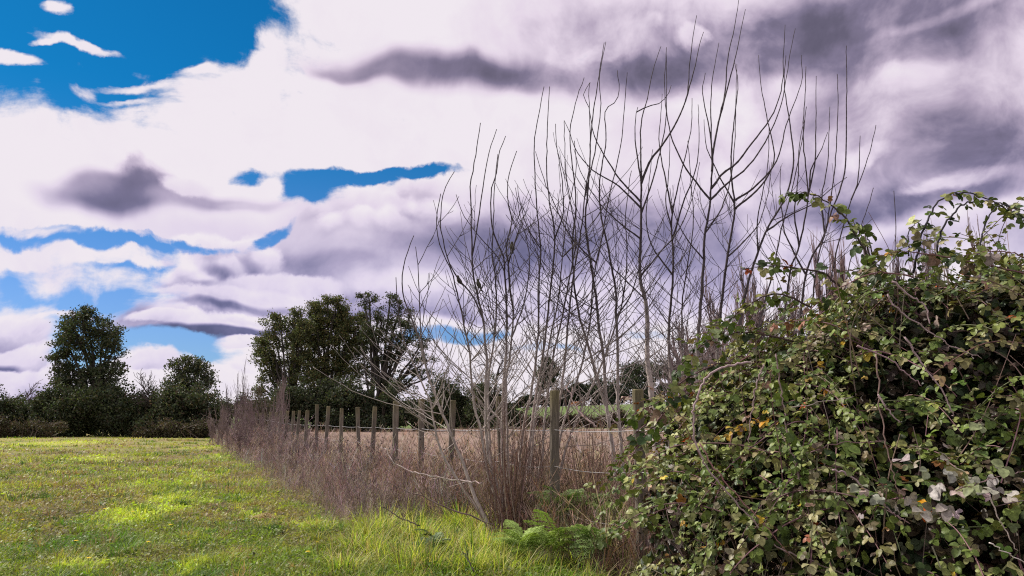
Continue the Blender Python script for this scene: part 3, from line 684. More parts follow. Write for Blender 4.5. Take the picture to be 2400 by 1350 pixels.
# ------------------------------------------------------------------ cattle on the slope
def cow(name, label, px, py, Y, col, patch_col, lying, face):
    P = at(px, py, Y); gz = float(hfun(P[0], Y)); o = empty(name, (P[0], Y, gz), label, 'cow', 'cattle on the green slope')
    h = .55 if lying else 1.15
    me = bpy.data.meshes.new('body')
    V = [(0, 0, h), (.55 * face, 0, h + .03), (-.6 * face, 0, h), (.95 * face, 0, h + .22), (1.2 * face, 0, h + (.35 if lying else -.45)), (1.45 * face, 0, h + (.2 if lying else -.85))]
    E = [(0, 1), (0, 2), (1, 3), (3, 4), (4, 5)]; rad = [.36, .33, .32, .2, .17, .1]
    for sx in (.55, -.6):
        for sy in (.17, -.17):
            i = len(V); b = 1 if sx > 0 else 2
            V += [(sx * face, sy, h * .5), (sx * face + (.25 if lying else 0), sy * (2 if lying else 1), .06)]; E += [(b, i), (i, i + 1)]; rad += [.12, .06]
    i = len(V); V += [(-.98 * face, 0, h - .1), (-1.0 * face, 0, h - .5)]; E += [(2, i), (i, i + 1)]; rad += [.05, .04]
    me.from_pydata(V, E, [])
    b = bpy.data.objects.new('body', me); COL.objects.link(b); b.parent = o
    md = b.modifiers.new('skin', 'SKIN')
    for k, r in enumerate(rad): me.skin_vertices[0].data[k].radius = (r, r)
    me.skin_vertices[0].data[0].use_root = True
    b.modifiers.new('sub', 'SUBSURF').levels = 2
    m = M_FUR.copy(); m.name = 'hide'
    nt = m.node_tree; p = [n for n in nt.nodes if n.type == 'BSDF_PRINCIPLED'][0]
    nz = nt.nodes.new('ShaderNodeTexNoise'); nz.inputs['Scale'].default_value = 1.3
    tcn = nt.nodes.new('ShaderNodeTexCoord'); nt.links.new(tcn.outputs['Object'], nz.inputs['Vector'])
    rp = nt.nodes.new('ShaderNodeValToRGB'); rp.color_ramp.elements[0].position = .48; rp.color_ramp.elements[1].position = .52
    rp.color_ramp.elements[0].color = (*col, 1); rp.color_ramp.elements[1].color = (*patch_col, 1)
    nt.links.new(nz.outputs['Fac'], rp.inputs[0]); nt.links.new(rp.outputs[0], p.inputs['Base Color'])
    me.materials.append(m)
    o.scale = (1.15,) * 3
cow('cow', 'brown cow lying on top of the green slope right of the second nearest post', 1346, 951, 176, (.28, .11, .04), (.24, .10, .04), True, 1)
cow('cow', 'pale faced dark cow standing on the slope just left of the nearest post', 1470, 943, 178, (.62, .45, .38), (.10, .05, .04), False, -1)

# ------------------------------------------------------------------ the wire fence
def fence():
    o = empty('wire_fence', (FX0, FY0, 0), 'round wooden posts strung with barbed wire along the edge of the meadow', 'fence')
    posts = [(1495, 912, 31), (1300, 915, 27), (1170, 929, 20), (1062, 938, 17), (988, 935, 17), (928, 941, 16), (879, 953, 12), (838, 954, 11), (801, 957, 10), (770, 952, 10), (743, 948, 9), (721, 962, 10), (702, 962, 8), (688, 963, 8), (674, 963, 8), (660, 963, 8), (648, 966, 7), (634, 966, 7), (622, 967, 6), (611, 968, 6), (602, 968, 6), (594, 969, 6), (586, 970, 6), (579, 970, 6), (572, 970, 6)]
    d0 = None; pos = []
    for i, (px, tp, w) in enumerate(posts):
        Y = FY0 * (1 + .2157 * i)
        P = at(px, tp, Y); X = P[0]; top = P[2]; r = w * pxm(Y) / 2 * .84
        b = MB(); gz = float(hfun(X, Y)); n = 9; lean = R.normal(0, .026, 2)
        z = np.concatenate([np.linspace(gz - .2, top - .012, n - 1), [top]])
        pth = np.stack([X - lean[0] * (top - z), Y - lean[1] * (top - z), z], 1)
        base = np.array((.125, .105, .085)) * R.uniform(.8, 1.2); topc = np.array((.135, .115, .06)) * R.uniform(.8, 1.15)
        cl = np.array([base * (1 - t) + topc * t for t in np.clip((z - top + .35) / .35, 0, 1)])
        rr = r * (1 + R.normal(0, .02, n)); rr[-1] *= .88; rr[0] *= 1.08
        b.tube(pth, rr, cl, 12); b.build('post', M_WOOD, o, smooth=False)
        pos.append((X, Y))
    pos = np.array(pos)
    # wires: (px, py) where each one is seen, nearest first
    wires = [((1495, 1009), (1300, 1009), (1062, 1006), (928, 1003), (838, 1000), (770, 997), (702, 995), (660, 991), (622, 984), (600, 981), (572, 979)),
             ((1495, 1105), (1300, 1094), (1170, 1083), (1062, 1068), (928, 1051), (838, 1036), (770, 1028), (702, 1018), (648, 1008), (600, 1002), (572, 998)),
             ((1495, 1230), (1300, 1190), (1170, 1165), (1062, 1135), (928, 1100), (838, 1078), (770, 1062), (702, 1046), (648, 1030), (600, 1022), (572, 1015))]
    for wi, ws in enumerate(wires):
        w = MB(); pts = []
        wx = [a for a, _ in ws][::-1]; wy = [b for _, b in ws][::-1]
        for i, (px, tp, wd) in enumerate(posts):
            Y = FY0 * (1 + .2157 * i) ; py = np.interp(px, wx, wy)
            p = at(px, py, Y - wd * pxm(Y) * .5); p[2] += R.normal(0, .006); pts.append(p)
        first = np.array([pts[0][0] + .83 * 2, pts[0][1] - 2, pts[0][2]]); pts = [first] + pts
        path = []
        for a, b in zip(pts[:-1], pts[1:]):
            t = np.linspace(0, 1, 7)[:-1, None]
            s = a * (1 - t) + b * t; s[:, 2] -= (.02 * 4 * t * (1 - t))[:, 0] * (1 + wi); path.append(s)
        path = np.concatenate(path + [[pts[-1]]])
        w.tube(path, .0040 if wi == 0 else .003, (.36, .35, .36) if wi == 0 else (.28, .26, .26), 4, False)
        for a, b in zip(path[:-1], path[1:]):
            if a[1] > 22: break
            for t in np.arange(.1, 1, .34):
                c = a * (1 - t) + b * t; e = R.normal(0, 1, 3); e *= .016 / np.linalg.norm(e)
                w.tube([c - e, c + e], .0016, (.3, .3, .3), 3, False)
        w.build('barbed_wire', M_WIRE, o)
fence()

# ------------------------------------------------------------------ young poplars along the fence
PALE, MIDB, DARKB = np.array((.42, .36, .33)), np.array((.17, .13, .125)), np.array((.045, .034, .038))
def bark_col(z, r):
    w = np.clip(np.maximum(sstep(.021, .045, r), (1 - sstep(1.4, 3.3, z)) * .85), 0, 1)[:, None]  # young wood darker; lit lower stems and dark silhouettes above also painted in
    return DARKB * (1 - w) + PALE * w
def shoot(mb, P, r0, r1, k=5, node=.11, wob=.003):
    """one shoot with slightly swollen, slightly zigzag nodes"""
    P = np.asarray(P, float)
    Q = catmull(P, 8)
    seg = np.linalg.norm(np.diff(Q, axis=0), axis=1); s = np.concatenate([[0], np.cumsum(seg)])
    n = max(4, int(s[-1] / node)); t = np.linspace(0, s[-1], n)
    C = np.stack([np.interp(t, s, Q[:, i]) for i in range(3)], 1)
    C[1:-1] += R.normal(0, wob, (n - 2, 3))
    r = (r0 + (r1 - r0) * (t / s[-1]) ** .62)
    # a small bud ring at each node
    i = np.arange(n); CC = np.repeat(C, 2, axis=0)[:-1].copy(); rr = np.repeat(r, 2)[:-1].copy()
    CC[1::2] = C[:-1] + (C[1:] - C[:-1]) * .22
    rr[2::2] *= 1.18 if r1 < .008 else 1.05
    mb.tube(CC, rr, bark_col(CC[:, 2], rr), k, True)
    return C
def laterals(mb, C, r0, r1, zlo, zhi, n, ln, az_bias=None, twigs=True, ang=(.62, .95)):
    z = C[:, 2]; ok = np.where((z > zlo) & (z < zhi))[0]
    if len(ok) < 3: return
    for i in range(n):
        j = ok[int(R.uniform(0, len(ok) - 1))]; p = C[j]
        d = C[min(j + 1, len(C) - 1)] - C[max(j - 1, 0)]; d /= np.linalg.norm(d)
        a = R.uniform(0, 2 * PI)
        e = np.array([math.cos(a) * 1.0, math.sin(a) * .7, 0]); e -= d * (e @ d); e /= np.linalg.norm(e)
        th = R.uniform(*ang); f = (z[j] - zlo) / (zhi - zlo + 1e-6)
        l = ln * R.uniform(.4, 1.25) * (1.1 - .45 * f)
        v = d * math.cos(th) + e * math.sin(th); pts = [p]; q = p.copy()
        m = 6
        for k in range(m):
            v = v + np.array([0, 0, .035 * k]) * R.uniform(.4, 1.3) + R.normal(0, .035, 3); v /= np.linalg.norm(v)
            q = q + v * l / m; pts.append(q.copy())
        rr = (.0052 * (l / 1.2) ** .5 + .0010)
        c2 = shoot(mb, pts, min(rr, r0 * .8), .0028, 4)
        if twigs and p[2] < 4.6:
            for _ in range(R.integers(0, 4)):
                j2 = R.integers(1, max(2, len(c2) - 3)); p2 = c2[j2]; dd = c2[min(j2 + 1, len(c2) - 1)] - c2[j2 - 1]; dd /= np.linalg.norm(dd)
                e2 = R.normal(size=3); e2 -= dd * (e2 @ dd); e2 /= np.linalg.norm(e2); v2 = dd * .8 + e2 * .55; l2 = R.uniform(.12, .5) * min(1, l)
                shoot(mb, [p2, p2 + v2 * l2 * .5, p2 + v2 * l2 + np.array([0, 0, l2 * .15])], .0036, .0024, 3)
def poplar(label, base, Y, stems, seed, group='young poplars along the fence', lat=14, ll=1.1, extra=0, dY=.25):
    """stems: (r0 px, [photograph pixels from the bottom to the tip], kind) ; kind 't' trunk, 'b' limb that starts where its first point is"""
    global R
    keep, R = R, np.random.default_rng(seed)
    B = at(*base, Y); B[2] = float(hfun(B[0], Y))
    o = empty('young_poplar', B, label, 'young tree', group)
    br = MB(); laid = []
    for si, (r0, pts, kind) in enumerate(stems):
        off = R.uniform(-dY, dY)
        if kind == 't':
            ys = [p[1] for p in pts]; y0, y1 = max(ys), min(ys)
            W = [at(px, py, Y + off * (base[1] - py) / max(1, base[1] - y1)) for px, py in pts]
            foot = B + np.array([(W[0][0] - B[0]) * .25, R.normal(0, .05), -.05])
            if W[0][2] - foot[2] > .05: W = [foot] + W
            ex = r0 * pxm(Y) / 2 * .82
            tb = MB(); C = shoot(tb, W, ex, .0045, 8); tb.build('trunk', M_BARK, o, smooth=True)
            laid.append(np.array([np.array(W)[:, 0], np.array(W)[:, 1], np.array(W)[:, 2]]).T)
            laterals(br, C, ex, .004, 1.2, 1 + (C[-1, 2] - 1) * .66, int(lat * 1.7), ll * 1.4)
            laterals(br, C, ex, .004, .8, 3.0, lat // 2, ll * .6, ang=(.9, 1.35))
        else:
            # start on the nearest laid stem, drift in depth on the way out
            st = at(*pts[0], Y); best = None
            for l in laid:
                for a in catmull(l, 8):
                    dd = abs(a[0] - st[0]) + abs(a[2] - st[2])
                    if best is None or dd < best[0]: best = (dd, a[1], a)
            y0 = best[1] if best else Y
            drift = R.uniform(-.35, .35)
            W = [at(px, py, y0 + drift * i / len(pts)) for i, (px, py) in enumerate(pts)]
            if best: W[0] = best[2]
            ex = r0 * pxm(Y) / 2 * .66
            C = shoot(br, W, ex, .0042, 6)
            laid.append(np.array(W))
            if C[0, 2] < 3.6: laterals(br, C, ex, .004, C[0, 2] + .4, 4.4, 3, .7)
    br.build('branches', M_TWIG, o, smooth=True)
    R = keep
    return o
def suckers(label, base, Y, n, spread, seed):
    global R
    n = int(n * .85)
    keep, R = R, np.random.default_rng(seed); B = at(*base, Y); B[2] = float(hfun(B[0], Y)); o = empty('poplar_suckers', B, label, 'saplings')
    mb = MB()
    for i in range(n):
        f = B + np.array([R.normal(0, .10), R.normal(0, .12), -.02]); l = R.uniform(.5, 1.9); a = R.normal(0, .55) * spread; v = np.array([a, R.normal(0, .15), 1]); v /= np.linalg.norm(v)
        mid = f + v * l * .5; tip = f + v * l + np.array([-a * .1 * l, 0, .08 * l]) + R.normal(0, .05, 3)
        P = catmull([f, mid, tip], 6); mb.tube(P, np.linspace(R.uniform(.004, .009), .002, len(P)), palette([(.20, .115, .085), (.13, .08, .065), (.30, .21, .18)], (3, 2, 1), 1, .15)[0], 4, False)
        for _ in range(R.integers(1, 5)):
            q = P[R.integers(3, len(P) - 2)]; d = v * .6 + R.normal(0, .5, 3); m2 = R.uniform(.1, .4); mb.tube([q, q + d * m2 * .5, q + d * m2 + [0, 0, .05]], [.0028, .0022, .0015], (.17, .11, .09), 3, False)
    mb.build('stems', M_TWIG, o); R = keep
suckers('crowd of thin reddish brown suckers rising from the foot of the poplar clump', (1190, 1243), 10.4, 110, .55, 301)
suckers('thin brown suckers around the slender poplars left of the second nearest post', (1255, 1200), 11.0, 55, .4, 302)
suckers('thin reddish suckers between the two nearest posts', (1390, 1215), 11.0, 60, .5, 303)
t, b = 't', 'b'
poplar('many stemmed poplar sapling fanning up and left from the foot of the clump', (1180, 1245), 10.6, [
    (13, [(1114, 1167), (1084, 1082), (1051, 1004), (1020, 927), (999, 864), (978, 780), (960, 735), (945, 690), (943, 640), (955, 590), (970, 552)], t),
    (10, [(1099, 1165), (1062, 1108), (1036, 1064), (1015, 985), (1010, 941), (988, 897), (962, 834), (944, 790), (933, 720), (928, 650)], t),
    (6, [(999, 864), (988, 800), (985, 740), (982, 670), (980, 620), (974, 578)], b),
    (11, [(1177, 1219), (1140, 1093), (1125, 1001), (1110, 945), (1105, 890), (1099, 816), (1088, 764), (1060, 640), (1040, 600), (1027, 557), (1024, 509), (1033, 454)], t),
    (13, [(1185, 1200), (1152, 1100), (1140, 1019), (1138, 908), (1142, 853), (1136, 797), (1134, 760), (1120, 694), (1109, 639), (1106, 583), (1104, 491), (1102, 435), (1109, 398), (1117, 350), (1126, 288)], t),
    (7, [(1134, 745), (1109, 694), (1080, 661), (1061, 635), (1048, 602), (1034, 540), (1034, 480), (1048, 430), (1065, 402)], b),
    (6, [(1109, 600), (1122, 509), (1131, 443), (1141, 380), (1150, 343), (1164, 303)], b)], 101, lat=10, ll=1.05)
poplar('upright multi stemmed poplar sapling standing in the middle of the clump', (1192, 1240), 10.9, [
    (10, [(1180, 1180), (1155, 1112), (1147, 1019), (1144, 908), (1150, 850), (1160, 780), (1163, 720), (1161, 650), (1154, 602), (1156, 520), (1160, 430), (1167, 361)], t),
    (14, [(1190, 1200), (1184, 1150), (1179, 1093), (1177, 1019), (1181, 890), (1186, 834), (1188, 760), (1187, 700), (1183, 639), (1180, 602), (1157, 546), (1150, 491), (1152, 443), (1163, 406), (1172, 354), (1185, 319)], t),
    (10, [(1192, 1190), (1190, 1050), (1186, 908), (1192, 853), (1199, 797), (1203, 740), (1194, 676), (1191, 620), (1186, 580), (1200, 520), (1194, 491), (1190, 457), (1193, 409), (1211, 354)], t),
    (6, [(1199, 790), (1225, 720), (1240, 640), (1237, 570), (1222, 520), (1208, 440)], b),
    (5, [(1183, 639), (1165, 600), (1120, 550), (1090, 510), (1076, 480), (1069, 456)], b),
    (5, [(1191, 625), (1197, 600), (1204, 575), (1214, 545), (1228, 505)], b)], 102, lat=12, ll=1.0)
poplar('group of slender poplar shoots between the middle of the clump and the second nearest post', (1240, 1215), 11.2, [
    (11, [(1232, 1180), (1218, 1093), (1227, 1001), (1242, 934), (1255, 853), (1262, 760), (1263, 657), (1267, 583), (1257, 472), (1252, 350), (1259, 287), (1268, 240), (1275, 203)], t),
    (12, [(1236, 1149), (1244, 1019), (1259, 908), (1273, 834), (1281, 760), (1292, 660), (1300, 560), (1285, 450), (1281, 380), (1283, 300), (1288, 203)], t),
    (8, [(1244, 1130), (1251, 1001), (1262, 930), (1275, 870), (1292, 780), (1310, 690), (1318, 600), (1330, 500), (1350, 400), (1346, 330)], t),
    (10, [(1258, 1130), (1270, 1075), (1277, 982), (1288, 890), (1301, 816), (1314, 760), (1335, 650), (1350, 560), (1338, 480), (1326, 400), (1322, 285)], t),
    (5, [(1267, 583), (1240, 540), (1225, 500), (1215, 450), (1213, 433)], b),
    (6, [(1300, 560), (1320, 500), (1318, 430), (1305, 340), (1302, 290)], b)], 103, lat=11, ll=1.2)
poplar('poplar with a trunk slanting right behind the second nearest post', (1300, 1190), 11.6, [
    (11, [(1292, 1100), (1302, 1020), (1314, 927), (1325, 834), (1331, 760), (1345, 640), (1362, 540), (1372, 450), (1384, 360), (1380, 222), (1383, 193)], t),
    (10, [(1313, 1106), (1342, 1006), (1366, 950), (1399, 880), (1430, 800), (1460, 700), (1470, 600), (1466, 500), (1480, 400)], t),
    (9, [(1306, 1100), (1313, 1026), (1342, 924), (1362, 863), (1374, 806), (1383, 753), (1392, 650), (1410, 560), (1430, 450), (1455, 340), (1470, 170)], t),
    (6, [(1372, 450), (1395, 350), (1408, 250), (1405, 180), (1420, 98)], b),
    (7, [(1384, 620), (1340, 560), (1300, 480), (1275, 420), (1255, 355)], b)], 104, lat=11, ll=1.25)
poplar('pale poplar of two close trunks just left of the nearest post', (1440, 1220), 11.9, [
    (13, [(1447, 1160), (1436, 1067), (1427, 985), (1403, 896), (1379, 814), (1358, 741), (1345, 660), (1342, 560), (1350, 470), (1340, 380), (1336, 311), (1349, 240), (1369, 182)], t),
    (15, [(1444, 1120), (1432, 1026), (1421, 945), (1415, 843), (1403, 761), (1397, 700), (1382, 600), (1372, 520), (1380, 420), (1386, 300), (1400, 200), (1416, 100)], t),
    (14, [(1462, 1150), (1456, 1046), (1448, 945), (1448, 843), (1444, 741), (1444, 689), (1427, 591), (1409, 502), (1405, 430), (1420, 330), (1418, 262), (1440, 240), (1451, 215), (1447, 165)], t),
    (6, [(1444, 741), (1480, 690), (1500, 620), (1530, 560), (1560, 500)], b)], 105, lat=13, ll=1.35)
poplar('stoutest pale poplar trunk, rising behind the nearest post to a candelabra of long shoots', (1548, 1240), 12.0, [
    (27, [(1546, 1130), (1535, 1026), (1525, 904), (1517, 843), (1517, 761), (1513, 702), (1500, 649), (1502, 533), (1502, 467), (1503, 430), (1489, 329), (1491, 267), (1495, 251)], t),
    (10, [(1502, 425), (1522, 380), (1544, 351), (1584, 289), (1609, 227), (1616, 156), (1622, 98), (1633, 36)], b),
    (6, [(1609, 227), (1620, 190), (1632, 140), (1638, 110), (1649, 75)], b),
    (8, [(1502, 440), (1502, 298), (1518, 227), (1531, 164), (1549, 109)], b),
    (8, [(1502, 467), (1480, 450), (1447, 413), (1407, 347), (1390, 310), (1380, 250), (1366, 225), (1378, 200), (1383, 193)], b),
    (8, [(1500, 484), (1470, 455), (1438, 427), (1390, 400), (1349, 350), (1336, 311), (1322, 282)], b),
    (7, [(1502, 500), (1530, 420), (1555, 320), (1562, 250), (1562, 111)], b),
    (5, [(1495, 251), (1520, 248), (1542, 245), (1560, 231), (1569, 214), (1573, 200)], b),
    (7, [(1500, 560), (1450, 520), (1400, 470), (1360, 400), (1345, 350)], b),
    (7, [(1508, 640), (1540, 600), (1590, 540), (1620, 470), (1640, 380)], b),
    (6, [(1510, 700), (1460, 650), (1420, 610), (1395, 560), (1388, 500)], b)], 106, lat=10, ll=1.2)
poplar('dark twiggy poplar trunk between the stout trunk and the tallest one', (1600, 1225), 12.4, [
    (15, [(1590, 1100), (1580, 950), (1567, 800), (1576, 667), (1578, 600), (1573, 533), (1578, 489), (1590, 430), (1603, 380), (1620, 300), (1622, 230)], t),
    (8, [(1578, 500), (1560, 420), (1545, 340), (1548, 280), (1552, 220)], b),
    (8, [(1578, 560), (1600, 480), (1630, 400), (1638, 330), (1636, 245)], b),
    (7, [(1576, 640), (1530, 580), (1515, 520), (1520, 440), (1530, 350)], b),
    (6, [(1573, 533), (1560, 470), (1568, 400), (1570, 320)], b),
    (9, [(1605, 1100), (1600, 950), (1598, 800), (1600, 700), (1615, 600), (1625, 520), (1620, 430), (1612, 330)], t)], 107, lat=20, ll=1.1)
poplar('tallest poplar, its leading shoots reaching the top edge of the picture', (1640, 1230), 11.6, [
    (20, [(1622, 1050), (1630, 900), (1636, 800), (1649, 622), (1651, 556), (1664, 480), (1669, 378), (1664, 311), (1647, 222), (1653, 171)], t),
    (10, [(1669, 400), (1672, 350), (1690, 260), (1700, 209), (1706, 133), (1722, 60), (1733, -10)], b),
    (9, [(1671, 431), (1695, 405), (1722, 387), (1767, 329), (1811, 267), (1833, 200), (1836, 120), (1840, 58)], b),
    (8, [(1671, 458), (1710, 425), (1744, 400), (1793, 333), (1830, 250), (1843, 180), (1853, 120), (1864, 67)], b),
    (8, [(1662, 467), (1611, 400), (1585, 350), (1571, 311), (1560, 244), (1558, 180), (1562, 111)], b),
    (7, [(1669, 378), (1666, 280), (1668, 200), (1685, 100)], b),
    (7, [(1690, 260), (1712, 180), (1725, 130), (1735, 80), (1747, 22)], b),
    (6, [(1655, 540), (1690, 490), (1712, 420), (1722, 330), (1727, 150)], b),
    (6, [(1650, 600), (1610, 560), (1580, 500), (1570, 440)], b)], 108, lat=10, ll=1.15)
poplar('poplar with a straight trunk forking wide, just left of the bramble shoulder', (1700, 1230), 12.2, [
    (17, [(1685, 1050), (1680, 880), (1689, 733), (1702, 622), (1709, 578), (1722, 489), (1713, 400), (1718, 311), (1729, 200), (1722, 147)], t),
    (7, [(1722, 476), (1695, 430), (1673, 387), (1655, 340), (1650, 280)], b),
    (8, [(1722, 471), (1750, 452), (1776, 431), (1820, 378), (1844, 289), (1866, 230), (1880, 187), (1878, 129)], b),
    (8, [(1724, 489), (1784, 436), (1814, 378), (1808, 320), (1800, 289), (1784, 200), (1778, 129)], b),
    (6, [(1705, 600), (1750, 560), (1780, 520), (1800, 450), (1809, 380)], b)], 109, lat=12, ll=1.1)
poplar('poplar leaning right out of the bramble shoulder with one long smooth trunk', (1735, 1240), 11.4, [
    (16, [(1730, 1050), (1730, 850), (1742, 711), (1769, 613), (1800, 533), (1827, 489), (1847, 444), (1860, 378), (1851, 289), (1838, 200), (1842, 130)], t),
    (8, [(1800, 533), (1850, 505), (1905, 478), (1950, 440), (1985, 415)], b),
    (6, [(1780, 590), (1775, 520), (1790, 440), (1800, 380), (1802, 290)], b),
    (9, [(1745, 1050), (1760, 850), (1790, 720), (1815, 620), (1830, 540), (1850, 470), (1866, 400), (1880, 330), (1890, 250)], t)], 110, lat=10, ll=1.0)
poplar('poplar of long parallel shoots behind the left arching bramble spray', (1850, 1230), 12.0, [
    (12, [(1830, 900), (1849, 653), (1873, 578), (1893, 467), (1891, 422), (1882, 311), (1887, 222), (1889, 156)], t),
    (13, [(1870, 850), (1889, 644), (1929, 556), (1951, 489), (1969, 444), (1982, 378), (1984, 267), (1984, 107)], t),
    (9, [(1890, 850), (1915, 622), (1935, 540), (1944, 489), (1958, 378), (1964, 244), (1962, 173)], t),
    (7, [(1893, 467), (1910, 380), (1912, 270), (1913, 178)], b),
    (7, [(1891, 440), (1900, 400), (1925, 350), (1940, 310)], b),
    (7, [(1873, 578), (1862, 500), (1870, 430), (1875, 330), (1886, 280)], b),
    (7, [(1935, 540), (1925, 470), (1940, 380), (1945, 250)], b),
    (8, [(1889, 644), (1845, 560), (1835, 520), (1828, 440), (1830, 390)], b)], 111, lat=9, ll=1.0)
poplar('rightmost poplar shoots, thin and bending right over the bramble crest', (1930, 1230), 12.3, [
    (10, [(1925, 850), (1950, 640), (1991, 480), (2016, 422), (2038, 356), (2053, 293)], t),
    (6, [(1991, 480), (2010, 430), (2014, 380), (2016, 318)], b),
    (8, [(1960, 850), (1985, 650), (2015, 540), (2035, 480), (2047, 440)], t)], 112, lat=4, ll=.7)
poplar('lone thin poplar shoot standing clear of the others against the cloud', (2098, 1200), 12.5, [(7, [(2096, 800), (2098, 600), (2099, 520), (2095, 447)], t)], 113, lat=1, ll=.4, group=None)

# the cut and broken branches lying in the clump
def stick(label, Y, pts, w, col):
    mb = MB(); P = catmull([at(x, y, Y + .1 * i) for i, (x, y) in enumerate(pts)], 6); P[1:-1] += R.normal(0, .006, (len(P) - 2, 3))
    r = np.linspace(w, w * .45, len(P)) * pxm(Y) / 2 * .62; r = r * R.uniform(.85, 1.15, len(P))
    mb.tube(P, r, jit(col, len(P), .12), 6)
    for _ in range(3):
        j = R.integers(2, len(P) - 1); d = P[j] - P[j - 1]; d /= np.linalg.norm(d); d = d + R.normal(0, .6, 3); l = R.uniform(.05, .22); mb.tube([P[j], P[j] + d * l * .6, P[j] + d * l], [r[j] * .5, r[j] * .4, .0015], col, 4)
    o = mb.build('fallen_branch', M_BARK, smooth=True); tag(o, label, 'branch')
stick('pale curved branch reaching left from the clump over the dry weeds', 10.2, [(1130, 1132), (1080, 1126), (1010, 1115), (958, 1102), (920, 1080), (902, 1050)], 6.5, (.42, .35, .32))
stick('pale broken branch hanging across the shoots between the two nearest posts', 10.8, [(1398, 1000), (1372, 978), (1350, 955), (1338, 925), (1326, 905)], 9, (.50, .38, .34))
stick('pale snapped stick leaning low in front of the nearest posts', 10.4, [(1362, 1062), (1350, 1035), (1340, 1015)], 8, (.50, .40, .36))
stick('dark fallen stick lying in the long green grass at the bottom', 7.9, [(1120, 1356), (1106, 1330), (1092, 1305), (1083, 1293)], 8, (.06, .05, .04))
stick('thin dark dead branch sloping down through the weeds left of the clump', 9.8, [(1160, 1230), (1050, 1190), (980, 1160), (900, 1128)], 6, (.14, .10, .09))
stick('dark twig lying on the grass left of the long green tuft', 9.2, [(985, 1232), (940, 1215), (900, 1190), (880, 1180)], 5, (.08, .06, .05))

# ------------------------------------------------------------------ three small birds
def bird(label, px, py, Y, yaw, pitch, size, seed):
    P = at(px, py, Y); o = empty('small_bird', P, label, 'bird', 'small birds perched in the poplar shoots')
    # profile along the body from tail tip to crown: x forward, z up
    sp = [(-.62, -.30, .012, .045), (-.45, -.20, .016, .05), (-.33, -.12, .05, .075), (-.22, -.05, .12, .13), (-.08, .02, .17, .185), (.06, .10, .175, .185), (.16, .20, .145, .14), (.22, .28, .115, .11), (.26, .345, .118, .112), (.28, .41, .10, .095), (.275, .455, .05, .05)]
    mb = MB(); k = 12; th = np.arange(k) * 2 * PI / k; V = []
    sp = np.array(sp); T = np.gradient(sp[:, [0, 1]], axis=0); T /= np.linalg.norm(T, axis=1)[:, None]
    cols = []
    for i, (x, z, rz, ry) in enumerate(sp):
        nx, nz = -T[i, 1], T[i, 0]
        for a in th:
            V.append((x + nx * rz * math.sin(a), ry * math.cos(a), z + nz * rz * math.sin(a)))
            cols.append((.055, .05, .03) if math.sin(a) > -.2 else (.10, .09, .045))
    V = np.array(V); n = len(sp); i = np.arange(n - 1)[:, None] * k; j = np.arange(k)[None]
    q = np.stack([i + j, i + (j + 1) % k, i + k + (j + 1) % k, i + k + j], -1).reshape(-1, 4)
    def W(V):
        V = np.asarray(V, float) * size
        Rm = rotz(np.array([yaw]))[0] @ roty(np.array([-pitch]))[0]
        return V @ Rm.T + P
    mb.add(W(V), [q, np.arange(k)[::-1][None], (np.arange(k) + (n - 1) * k)[None]], np.array(cols) * .8)
    mb.build('body', M_FUR, o, smooth=True)
    bk = MB(); bk.tube(W([(.34, 0, .385), (.40, 0, .38), (.47, 0, .365)]), np.array([.035, .022, .004]) * size, (.05, .045, .04), 6); bk.build('beak', M_TWIG, o)
    for s in (1, -1):
        wv = [(-.02 + .16, .155 * s, .17), (.05, .20 * s, .08), (-.12, .185 * s, -.02), (-.38, .08 * s, -.16), (-.30, .09 * s, -.04), (-.1, .16 * s, .12), (.08, .15 * s, .2)]
        wv2 = [(x, y + .03 * s, z) for x, y, z in wv]
        wg = MB(); m = len(wv); A = np.arange(m)
        wg.add(W(wv + wv2), [A[None], (A + m)[None][:, ::-1], np.stack([A, (A + 1) % m, (A + 1) % m + m, A + m], 1)], (.055, .05, .035)); wg.build('wing', M_FUR, o)
        lg = MB(); lg.tube(W([(.02, .06 * s, -.05), (.05, .06 * s, -.15), (.01, .05 * s, -.24)]), .012 * size, (.12, .08, .06), 5)
        for t_ in (-.5, 0, .5): lg.tube(W([(.01, .05 * s, -.24), (.09, .05 * s + .05 * t_, -.245)]), .009 * size, (.12, .08, .06), 4)
        lg.build('leg', M_TWIG, o)
        ey = MB(); ey.tube(W([(.31, .085 * s, .39), (.31, .112 * s, .39)]), np.array([.018, .012]) * size, (.01, .01, .01), 8); ey.build('eye', M_WIRE, o)
bird('small dark bird perched sideways on the lowest left curved shoot of the clump', 1076, 660, 10.55, 2.6, .35, .165, 1)
bird('small brownish bird half hidden behind the shoots, middle of the three', 1121, 668, 10.6, 2.3, .5, .16, 2)
bird('small dark bird seen from behind, the highest and rightmost of the three', 1200, 581, 10.85, 1.75, .55, .165, 3)

# ------------------------------------------------------------------ the bramble at the right
def E(px, py, rx, ry, Y, rd):
    c = at(px, py, Y); m = pxm(Y); return (c, np.array([rx * m, rd, ry * m]))
ELL = [E(2250, 1010, 410, 365, 6.0, 1.35), E(1970, 1060, 310, 290, 6.3, 1.2), E(1750, 1110, 205, 215, 6.6, 1.0), E(1650, 1245, 150, 175, 6.8, .8), E(2080, 1240, 420, 290, 5.6, 1.1),
       E(2330, 1300, 420, 290, 5.0, 1.0), E(2600, 980, 420, 350, 5.8, 1.4), E(2850, 1260, 420, 320, 5.2, 1.2), E(3050, 1060, 400, 320, 6.4, 1.4), E(2150, 850, 150, 180, 6.2, .9), E(2340, 810, 200, 175, 6.0, 1.0), E(2500, 830, 200, 190, 6.2, 1.0)]
def inside(P, g=1.0):
    v = np.zeros(len(P), bool)
    for c, r in ELL: v |= (((P - c) / (r * g)) ** 2).sum(1) < 1
    return v
